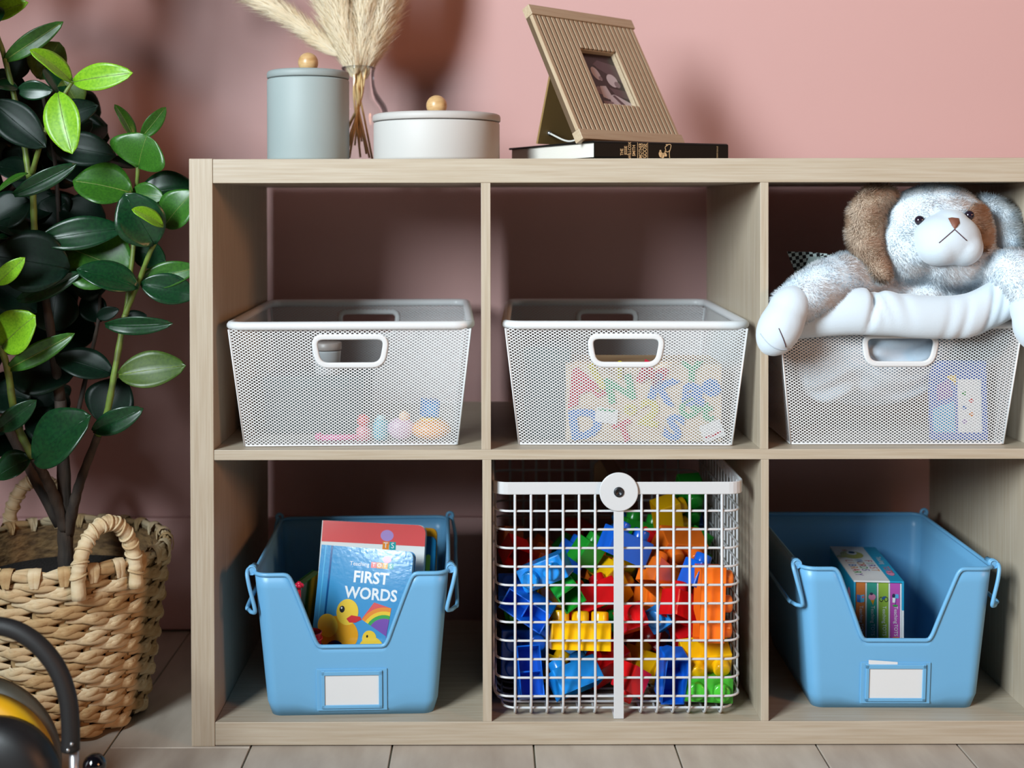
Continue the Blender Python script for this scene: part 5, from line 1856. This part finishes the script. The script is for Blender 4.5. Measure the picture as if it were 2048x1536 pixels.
for i in range(26):
    a = 2 * math.pi * (i + 0.0) / 26
    m = MB()
    vs, fs = [], []
    for q in range(9):
        z = 0.004 + (WH - 0.004) * q / 8
        R_ = wr(z) - 0.0015
        for dx, dy in ((-0.0065, 0.0012), (-0.004, -0.0012), (0.0, -0.0004), (0.004, -0.0014), (0.0065, 0.0012)):
            vs.append((dx, -R_ + dy, z))
    for q in range(8):
        for p in range(4):
            fs.append((q * 5 + p, q * 5 + p + 1, (q + 1) * 5 + p + 1, (q + 1) * 5 + p))
    if i == 0:
        st = m.add(vs, fs, 0, True).build('stake', RUSH[2], WB)
        stm = st.data
    else:
        st = put('stake', stm, WB)
    st.rotation_euler.z = a + math.pi / 2
MB().lathe([(0.02, 0.004), (RB - 0.006, 0.004)] + [(wr(WH * q / 8) - 0.0065, max(0.005, WH * q / 8)) for q in range(9)], 64).build('inner_lining', mat('seagrass_inside', (150, 116, 74), 0.8, var=((60, 60, 160), (96, 70, 42), 0.4, 0.65, 3), bump=((120, 120, 300), 0.8, 0.003)), WB)
# rim: rope segments with folded stake ends over them
rim_l = []
for k in range(3):
    m = MB()
    strand(m, 0.060, 0.0066, 0.06, (0, 0.0), 0, 0.3)
    strand(m, 0.046, 0.0056, -0.14, (-0.003, -0.002), 0, 0.3)
    strand(m, 0.040, 0.0050, 0.16, (0.003, 0.003), 0, 0.3)
    o = m.build('rim_strand', RUSH[k], WB)
    rim_l.append(o.data)
    bpy.data.objects.remove(o)
for i in range(18):
    a = 2 * math.pi * i / 18
    o = put('rim_strand', rim_l[i % 3], WB)
    o.matrix_local = Matrix.Rotation(a, 4, 'Z') @ Matrix.Translation((0, -RT + 0.001, WH + 0.003))
wrapm = []
for k in range(3):
    m = MB()
    for sx in (-1, 1):
        vs, fs = [], []
        pr_ = [(-0.0085, -0.012, 0.6), (-0.0100, -0.004, 1.0), (-0.0088, 0.006, 1.1), (-0.003, 0.0115, 1.0), (0.004, 0.0105, 0.9), (0.0085, 0.004, 0.8), (0.0085, -0.006, 0.6)]
        for q, (y, z, w) in enumerate(pr_):
            c0 = sx * 0.0035 * (1 - 0.12 * q)
            for t_ in (-1, -0.4, 0.4, 1):
                vs.append((c0 + t_ * 0.0040 * w, y - 0.0012 * (1 - t_ * t_), z))
        for q in range(len(pr_) - 1):
            for p in range(3):
                fs.append((q * 4 + p, q * 4 + p + 1, (q + 1) * 4 + p + 1, (q + 1) * 4 + p))
        m.add(vs, fs, 0, True, Matrix.Rotation(sx * 0.12, 4, 'Y'))
    o = m.build('rim_wrap', RUSH[(k + 1) % 3], WB)
    wrapm.append(o.data)
    bpy.data.objects.remove(o)
for i in range(26):
    a = 2 * math.pi * (i + 0.5) / 26
    o = put('rim_wrap', wrapm[i % 3], WB)
    o.matrix_local = Matrix.Rotation(a, 4, 'Z') @ Matrix.Translation((0, -RT + 0.001, WH + 0.001))


def handle(ang, w, h):
    c = Vector((RT * math.cos(ang), RT * math.sin(ang), WH - 0.008))
    tg = Vector((-math.sin(ang), math.cos(ang), 0))
    rd = Vector((math.cos(ang), math.sin(ang), 0))
    pts = []
    N = 90
    for i in range(N + 1):
        t = math.pi * i / N
        pts.append(c + tg * (-w * math.cos(t)) + Vector((0, 0, 1)) * (h * math.sin(t) if 0 < i < N else 0) + rd * 0.004)
    pts = [c - tg * w + rd * 0.006 - Vector((0, 0, 0.020)), c - tg * w + rd * 0.006 - Vector((0, 0, 0.014))] + pts + [c + tg * w + rd * 0.006 - Vector((0, 0, 0.014)), c + tg * w + rd * 0.006 - Vector((0, 0, 0.020))]
    k = len(pts)
    rs = [0.0085 + 0.0013 * ((i * 0.165) % 1.0) + 0.0005 * math.sin(i * 1.7) for i in range(k)]
    m = MB().tube(pts, rs, 12)
    o = m.build('handle', RUSH[1], WB)
    # the wrapping strips
    for i in range(2, k - 8, 7):
        p0, p1 = pts[i], pts[i + 7]
        tdir = (p1 - p0).normalized()
        ring = []
        u = tdir.orthogonal().normalized()
        v = tdir.cross(u)
        for q in range(16):
            a = 2 * math.pi * q / 16
            ring.append(p0.lerp(p1, 0.5) + tdir * 0.0035 * math.sin(a + i) + (u * math.cos(a) + v * math.sin(a)) * 0.0096)
        mm = MB()
        mm.tube(ring, 0.0017, 5, closed=True)
        mm.build('wrap_strip', RUSH[(i // 7) % 2 + 0], o)


handle(math.atan2(-0.100, 0.090), 0.0380, 0.068)
handle(math.atan2(0.115, -0.070), 0.0390, 0.074)
MB().lathe([(0, 0.180), (wr(0.18) - 0.006, 0.178)], 48).build('soil', mat('dark_soil', (22, 18, 18), 0.95, bump=((260, 260, 260), 1.0, 0.006)), WB)

# ------------------------------------------------------------------ leafy plant
PLT = thing('potted_plant', 'leafy rubber-leaved plant with dark glossy and bright young leaves, in the woven basket', 'plant', (-0.5735, 0.105, 0.176))
PO = Vector(PLT.location)
LEAFM = {}
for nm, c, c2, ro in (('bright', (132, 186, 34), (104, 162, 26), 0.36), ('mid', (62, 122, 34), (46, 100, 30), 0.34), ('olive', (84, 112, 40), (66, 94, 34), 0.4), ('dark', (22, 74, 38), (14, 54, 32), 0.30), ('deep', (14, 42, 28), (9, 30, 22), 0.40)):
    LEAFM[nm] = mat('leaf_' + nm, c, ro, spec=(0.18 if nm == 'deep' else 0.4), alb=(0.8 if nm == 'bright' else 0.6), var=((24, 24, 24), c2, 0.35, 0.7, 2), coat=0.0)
STG = mat('stem_green', (122, 150, 62), 0.5, var=((40, 40, 60), (96, 110, 50), 0.4, 0.7, 3))
STB = mat('stem_bark', (74, 62, 52), 0.8, var=((90, 90, 20), (44, 36, 32), 0.35, 0.7, 4), bump=((200, 200, 40), 0.6, 0.002))


def leaf_geo(width, cup, droop, wave):
    """unit leaf along +x, width as a share of the length, upper face +z"""
    NX, NY = 14, 8
    vs, fs = [], []
    for i in range(NX + 1):
        f = i / NX
        w = width * 0.5 * (math.sin(math.pi * f ** 0.98) ** 0.58 if 0 < f < 1 else 0.0) * (1.0 + 0.12 * math.sin(math.pi * f))
        if i == NX:
            w = 0.004
        if i == 0:
            w = 0.03
        zc_ = -droop * (f - 0.15) ** 2 + 0.06 * droop
        for q in range(NY + 1):
            t = -1 + 2 * q / NY
            y = w * t
            z = zc_ + cup * width * (abs(t) ** 1.6) * math.sin(math.pi * min(1, f + 0.08)) + wave * math.sin(f * 9 + (1.5 if t > 0 else 0)) * t * t
            if q == NY // 2:
                z -= 0.010
            vs.append((f, y, z))
    nn = NY + 1
    for i in range(NX):
        for q in range(NY):
            fs.append((i * nn + q, (i + 1) * nn + q, (i + 1) * nn + q + 1, i * nn + q + 1))
    return vs, fs


leaf_cache = {}


def leaf(bx_, by_, Yb, tx, ty, Yt, wpx, tone, roll=0.0, cup=0.14, droop=0.22):
    B, T = at(bx_, by_, Yb), at(tx, ty, Yt)
    L = (T - B).length
    W = 1.12 * wpx * (1.58 + (Yb + Yt) / 2) / 2530
    wr_ = round(min(1.6, max(0.22, W / L)) * 8) / 8
    key = (wr_, tone, cup, droop)
    if key not in leaf_cache:
        vs, fs = leaf_geo(wr_, cup, droop, 0.012)
        m = MB().add(vs, fs, 0, True)
        m.tube([(f, 0, -droop * (f - 0.15) ** 2 + 0.06 * droop - 0.012) for f in [0.0, 0.2, 0.4, 0.6, 0.8, 0.95]], [0.014, 0.012, 0.010, 0.008, 0.005, 0.002], 5, mi=1)
        o = m.build('leaf', [LEAFM[tone], STG if tone in ('bright', 'mid', 'olive') else LEAFM[tone]], PLT)
        so = o.modifiers.new('thick', 'SOLIDIFY'); so.thickness = 0.014
        leaf_cache[key] = o.data
        o0 = o
    else:
        o0 = put('leaf', leaf_cache[key], PLT)
        so = o0.modifiers.new('thick', 'SOLIDIFY'); so.thickness = 0.014
    ex = (T - B).normalized()
    view = Vector((0.0, -0.72, 0.38))           # upper face mostly toward the room and up
    ez = (view - ex * view.dot(ex)).normalized()
    ey = ez.cross(ex)
    rot = Matrix((ex, ey, ez)).transposed() @ Matrix.Rotation(R(roll), 3, 'X')
    o0.matrix_local = Matrix.Translation(B - PO) @ rot.to_4x4() @ Matrix.Diagonal((L, L, L, 1))


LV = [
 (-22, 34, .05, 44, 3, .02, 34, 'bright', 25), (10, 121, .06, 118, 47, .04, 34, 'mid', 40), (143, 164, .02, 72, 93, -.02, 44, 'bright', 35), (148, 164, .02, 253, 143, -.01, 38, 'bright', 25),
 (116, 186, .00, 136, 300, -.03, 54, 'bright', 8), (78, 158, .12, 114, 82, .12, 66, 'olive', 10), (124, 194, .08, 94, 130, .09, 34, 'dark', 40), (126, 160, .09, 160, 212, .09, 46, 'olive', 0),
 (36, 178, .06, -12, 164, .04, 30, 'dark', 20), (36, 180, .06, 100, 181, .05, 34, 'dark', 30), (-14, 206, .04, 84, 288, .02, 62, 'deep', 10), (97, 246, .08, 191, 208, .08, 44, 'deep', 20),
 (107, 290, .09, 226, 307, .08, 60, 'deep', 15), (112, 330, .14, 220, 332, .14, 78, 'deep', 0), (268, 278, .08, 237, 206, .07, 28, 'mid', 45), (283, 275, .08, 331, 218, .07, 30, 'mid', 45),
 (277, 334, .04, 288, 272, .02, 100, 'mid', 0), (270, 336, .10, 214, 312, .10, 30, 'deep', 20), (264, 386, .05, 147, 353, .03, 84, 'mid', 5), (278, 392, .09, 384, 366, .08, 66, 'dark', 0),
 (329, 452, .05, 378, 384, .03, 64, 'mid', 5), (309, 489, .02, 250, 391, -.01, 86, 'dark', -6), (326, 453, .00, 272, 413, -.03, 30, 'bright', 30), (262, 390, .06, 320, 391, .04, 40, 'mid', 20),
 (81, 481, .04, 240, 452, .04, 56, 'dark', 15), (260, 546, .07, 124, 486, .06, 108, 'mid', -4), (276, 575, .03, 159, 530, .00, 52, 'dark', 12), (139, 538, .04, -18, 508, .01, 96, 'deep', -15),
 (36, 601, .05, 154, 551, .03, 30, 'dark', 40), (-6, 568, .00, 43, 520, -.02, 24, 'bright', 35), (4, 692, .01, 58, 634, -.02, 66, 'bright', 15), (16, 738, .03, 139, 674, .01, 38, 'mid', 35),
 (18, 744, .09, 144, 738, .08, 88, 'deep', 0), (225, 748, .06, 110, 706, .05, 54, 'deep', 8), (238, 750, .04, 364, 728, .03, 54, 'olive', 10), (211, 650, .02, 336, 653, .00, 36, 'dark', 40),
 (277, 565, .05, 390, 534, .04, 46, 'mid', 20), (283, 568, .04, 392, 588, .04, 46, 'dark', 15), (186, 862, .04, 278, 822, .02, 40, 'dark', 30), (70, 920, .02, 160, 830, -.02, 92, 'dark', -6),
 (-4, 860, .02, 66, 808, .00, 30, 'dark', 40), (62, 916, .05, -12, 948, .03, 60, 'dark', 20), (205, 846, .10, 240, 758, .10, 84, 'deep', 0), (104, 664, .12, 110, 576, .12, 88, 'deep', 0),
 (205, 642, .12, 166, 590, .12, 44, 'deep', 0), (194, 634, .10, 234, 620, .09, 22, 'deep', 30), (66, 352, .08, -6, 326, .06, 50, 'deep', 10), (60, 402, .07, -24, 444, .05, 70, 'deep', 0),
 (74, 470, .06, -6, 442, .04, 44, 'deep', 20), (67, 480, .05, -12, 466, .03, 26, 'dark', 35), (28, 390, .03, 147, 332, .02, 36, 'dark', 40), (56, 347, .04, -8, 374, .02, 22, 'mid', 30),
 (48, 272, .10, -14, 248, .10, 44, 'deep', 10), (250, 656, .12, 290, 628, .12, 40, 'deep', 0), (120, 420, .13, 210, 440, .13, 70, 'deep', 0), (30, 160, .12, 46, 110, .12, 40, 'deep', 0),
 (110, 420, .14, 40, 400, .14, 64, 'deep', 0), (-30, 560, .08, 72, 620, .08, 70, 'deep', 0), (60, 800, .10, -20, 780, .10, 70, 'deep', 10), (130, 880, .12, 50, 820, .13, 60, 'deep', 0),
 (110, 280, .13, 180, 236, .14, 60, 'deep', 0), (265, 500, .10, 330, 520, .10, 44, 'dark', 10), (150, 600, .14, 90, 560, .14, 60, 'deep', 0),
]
for a in LV:
    leaf(*a)
rl = random.Random(12)
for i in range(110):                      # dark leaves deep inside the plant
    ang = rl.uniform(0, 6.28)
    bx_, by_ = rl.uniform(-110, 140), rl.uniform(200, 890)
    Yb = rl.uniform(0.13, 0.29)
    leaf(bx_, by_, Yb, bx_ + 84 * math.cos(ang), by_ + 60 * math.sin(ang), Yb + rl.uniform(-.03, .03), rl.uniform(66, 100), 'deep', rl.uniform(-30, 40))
for i in range(46):                      # the crown above the picture
    ang = rl.uniform(0, 6.28)
    bx_, by_ = rl.uniform(-170, 230), rl.uniform(-480, -110)
    Yb = 0.10 + rl.uniform(-0.12, 0.15)
    leaf(bx_, by_, Yb, bx_ + 100 * math.cos(ang), by_ + 60 * math.sin(ang) - 5, Yb + rl.uniform(-.05, .05), rl.uniform(56, 90), rl.choice(('dark', 'mid', 'mid', 'olive')), rl.uniform(-30, 40))
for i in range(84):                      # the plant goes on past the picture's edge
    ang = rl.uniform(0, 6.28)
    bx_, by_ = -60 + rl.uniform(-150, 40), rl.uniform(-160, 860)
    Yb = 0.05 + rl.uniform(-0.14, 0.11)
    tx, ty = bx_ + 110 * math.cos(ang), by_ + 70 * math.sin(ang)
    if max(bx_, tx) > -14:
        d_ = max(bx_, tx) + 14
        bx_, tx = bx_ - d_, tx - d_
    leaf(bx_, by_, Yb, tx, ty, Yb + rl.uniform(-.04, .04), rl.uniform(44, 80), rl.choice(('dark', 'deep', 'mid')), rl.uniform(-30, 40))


def stem(pts, r0, r1, mt, name='stem'):
    pp_ = spline([at(*p) - PO for p in pts], 7)
    k = len(pp_)
    MB().tube(pp_, [(r0 + (r1 - r0) * i / (k - 1)) * (1 + 0.06 * math.sin(i * 1.9)) for i in range(k)], 9).build(name, mt, PLT)


stem([(134, 1160, .105), (131, 1080, .105), (128, 950, .10), (121, 800, .09)], 0.0115, 0.0075, STB, 'trunk')
stem([(121, 800, .09), (100, 650, .08), (84, 560, .07)], 0.0072, 0.0046, STB)
stem([(84, 560, .07), (70, 470, .06), (66, 390, .06), (57, 345, .055), (47, 280, .06), (28, 190, .06), (8, 110, .06), (-10, 40, .05), (0, -100, .06), (40, -300, .08), (60, -460, .10)], 0.0046, 0.0026, STG)
stem([(-105, -100, .07), (0, -180, .09), (130, -260, .12), (220, -400, .14)], 0.0036, 0.0022, STG)
stem([(131, 1060, .103), (112, 1000, .09), (88, 950, .07), (66, 915, .05)], 0.0085, 0.0056, STB)
stem([(66, 915, .05), (33, 845, .04), (16, 742, .03), (0, 690, .02), (-16, 640, .01)], 0.0054, 0.0036, STG)
stem([(135, 1070, .105), (150, 1000, .09), (165, 950, .08), (196, 870, .06)], 0.0080, 0.0050, STB)
stem([(196, 870, .06), (212, 835, .05), (228, 752, .045), (246, 650, .05), (254, 620, .05), (277, 565, .045), (300, 505, .03), (328, 453, .03)], 0.0048, 0.0028, STG)
stem([(252, 630, .05), (260, 560, .06), (267, 490, .065), (272, 400, .07), (276, 332, .06), (276, 276, .08)], 0.0036, 0.0024, STG)
stem([(64, 346, .055), (82, 285, .04), (103, 235, .03), (125, 195, .02), (145, 163, .02)], 0.0036, 0.0024, STG)
stem([(120, 1050, .11), (40, 900, .10), (-60, 700, .08), (-110, 400, .07), (-120, 0, .07), (-110, -150, .07)], 0.0075, 0.0030, STB)
stem([(150, 850, .11), (180, 720, .12), (197, 640, .11), (200, 590, .12)], 0.0034, 0.0020, STB)
stem([(120, 480, .12), (116, 400, .13), (108, 310, .12), (85, 190, .11)], 0.0034, 0.0022, STB)

# ------------------------------------------------------------------ push toy at the near corner
PT_ = thing('push_toy', 'black and yellow push toy with a curved black foam handle, in the near corner', 'toy', (-0.66, -0.20, 0))
TO = Vector(PT_.location)
BF = mat('black_foam', (20, 19, 22), 0.6, bump=((900, 900, 900), 0.3, 0.0005))
YH = -0.235
hp = [at(*p) - TO for p in ((-150, 1600, YH + .02), (-140, 1420, YH + .02), (-105, 1300, YH + .01), (-50, 1258, YH), (10, 1254, YH), (65, 1280, YH), (110, 1330, YH), (134, 1390, YH), (141, 1450, YH), (141, 1500, YH))]
MB().tube(spline(hp, 8), 0.0098, 16).build('foam_handle', BF, PT_)
e0, e1 = at(148, 1496, YH) - TO, at(150, 1640, YH) - TO
e1.z = 0.012
MB().tube([e0, e1], 0.0050, 14).build('metal_tube', P('satin_steel', (206, 204, 210), 0.3, metal=0.7), PT_)
s0 = hp[0]
MB().tube([s0, Vector((s0.x, s0.y, 0.012))], 0.0050, 14).build('metal_tube', P('satin_steel', (206, 204, 210), 0.3, metal=0.7), PT_)
for p in ((143, 1488), (136, 1500)):
    MB().ball(at(p[0], p[1], YH - 0.0098) - TO, 0.0022, 10, 7).build('bolt', P('nickel', (190, 192, 196), 0.25, metal=0.9), PT_)
wc_ = at(-12, 1568, -0.215) - TO
Mw = Matrix.Translation(wc_) @ Matrix.Rotation(R(90), 4, 'X')
MB().lathe([(0, 0.030), (0.030, 0.029), (0.055, 0.024), (0.068, 0.014), (0.0735, 0.0), (0.072, -0.010), (0.0, -0.012)], 56, M=Mw).build('drum_cover', mat('black_plastic', (22, 21, 24), 0.45), PT_)
Mw2 = Matrix.Translation(wc_ + Vector((-0.030, 0.018, 0.002))) @ Matrix.Rotation(R(90), 4, 'X')
MB().lathe([(0.060, 0.012), (0.080, 0.010), (0.0880, 0.002), (0.0880, -0.014), (0.060, -0.016)], 56, M=Mw2).build('drum_ring', mat('yellow_plastic', (248, 184, 22), 0.4), PT_)
Mw3 = Matrix.Translation(wc_ + Vector((-0.040, 0.040, 0.004))) @ Matrix.Rotation(R(90), 4, 'X')
MB().lathe([(0, 0.008), (0.089, 0.006), (0.0965, -0.002), (0.0965, -0.012), (0, -0.014)], 56, M=Mw3).build('drum_back', mat('grey_plastic', (84, 78, 66), 0.5), PT_)
kb = at(189, 1530, YH + 0.01) - TO
MB().ball(kb, (0.0125, 0.0125, 0.0125), 24, 16).build('ball_foot', mat('gloss_black', (12, 12, 18), 0.08, spec=0.7), PT_)
MB().tube([e1 + (e0 - e1) * 0.55, kb], 0.0035, 10).build('axle', mat('black_plastic', (22, 21, 24), 0.45), PT_)
MB().tube([kb - Vector((0, 0, 0.010)), Vector((kb.x, kb.y, 0.0))], 0.0045, 10).build('foot_post', mat('black_plastic', (22, 21, 24), 0.45), PT_)
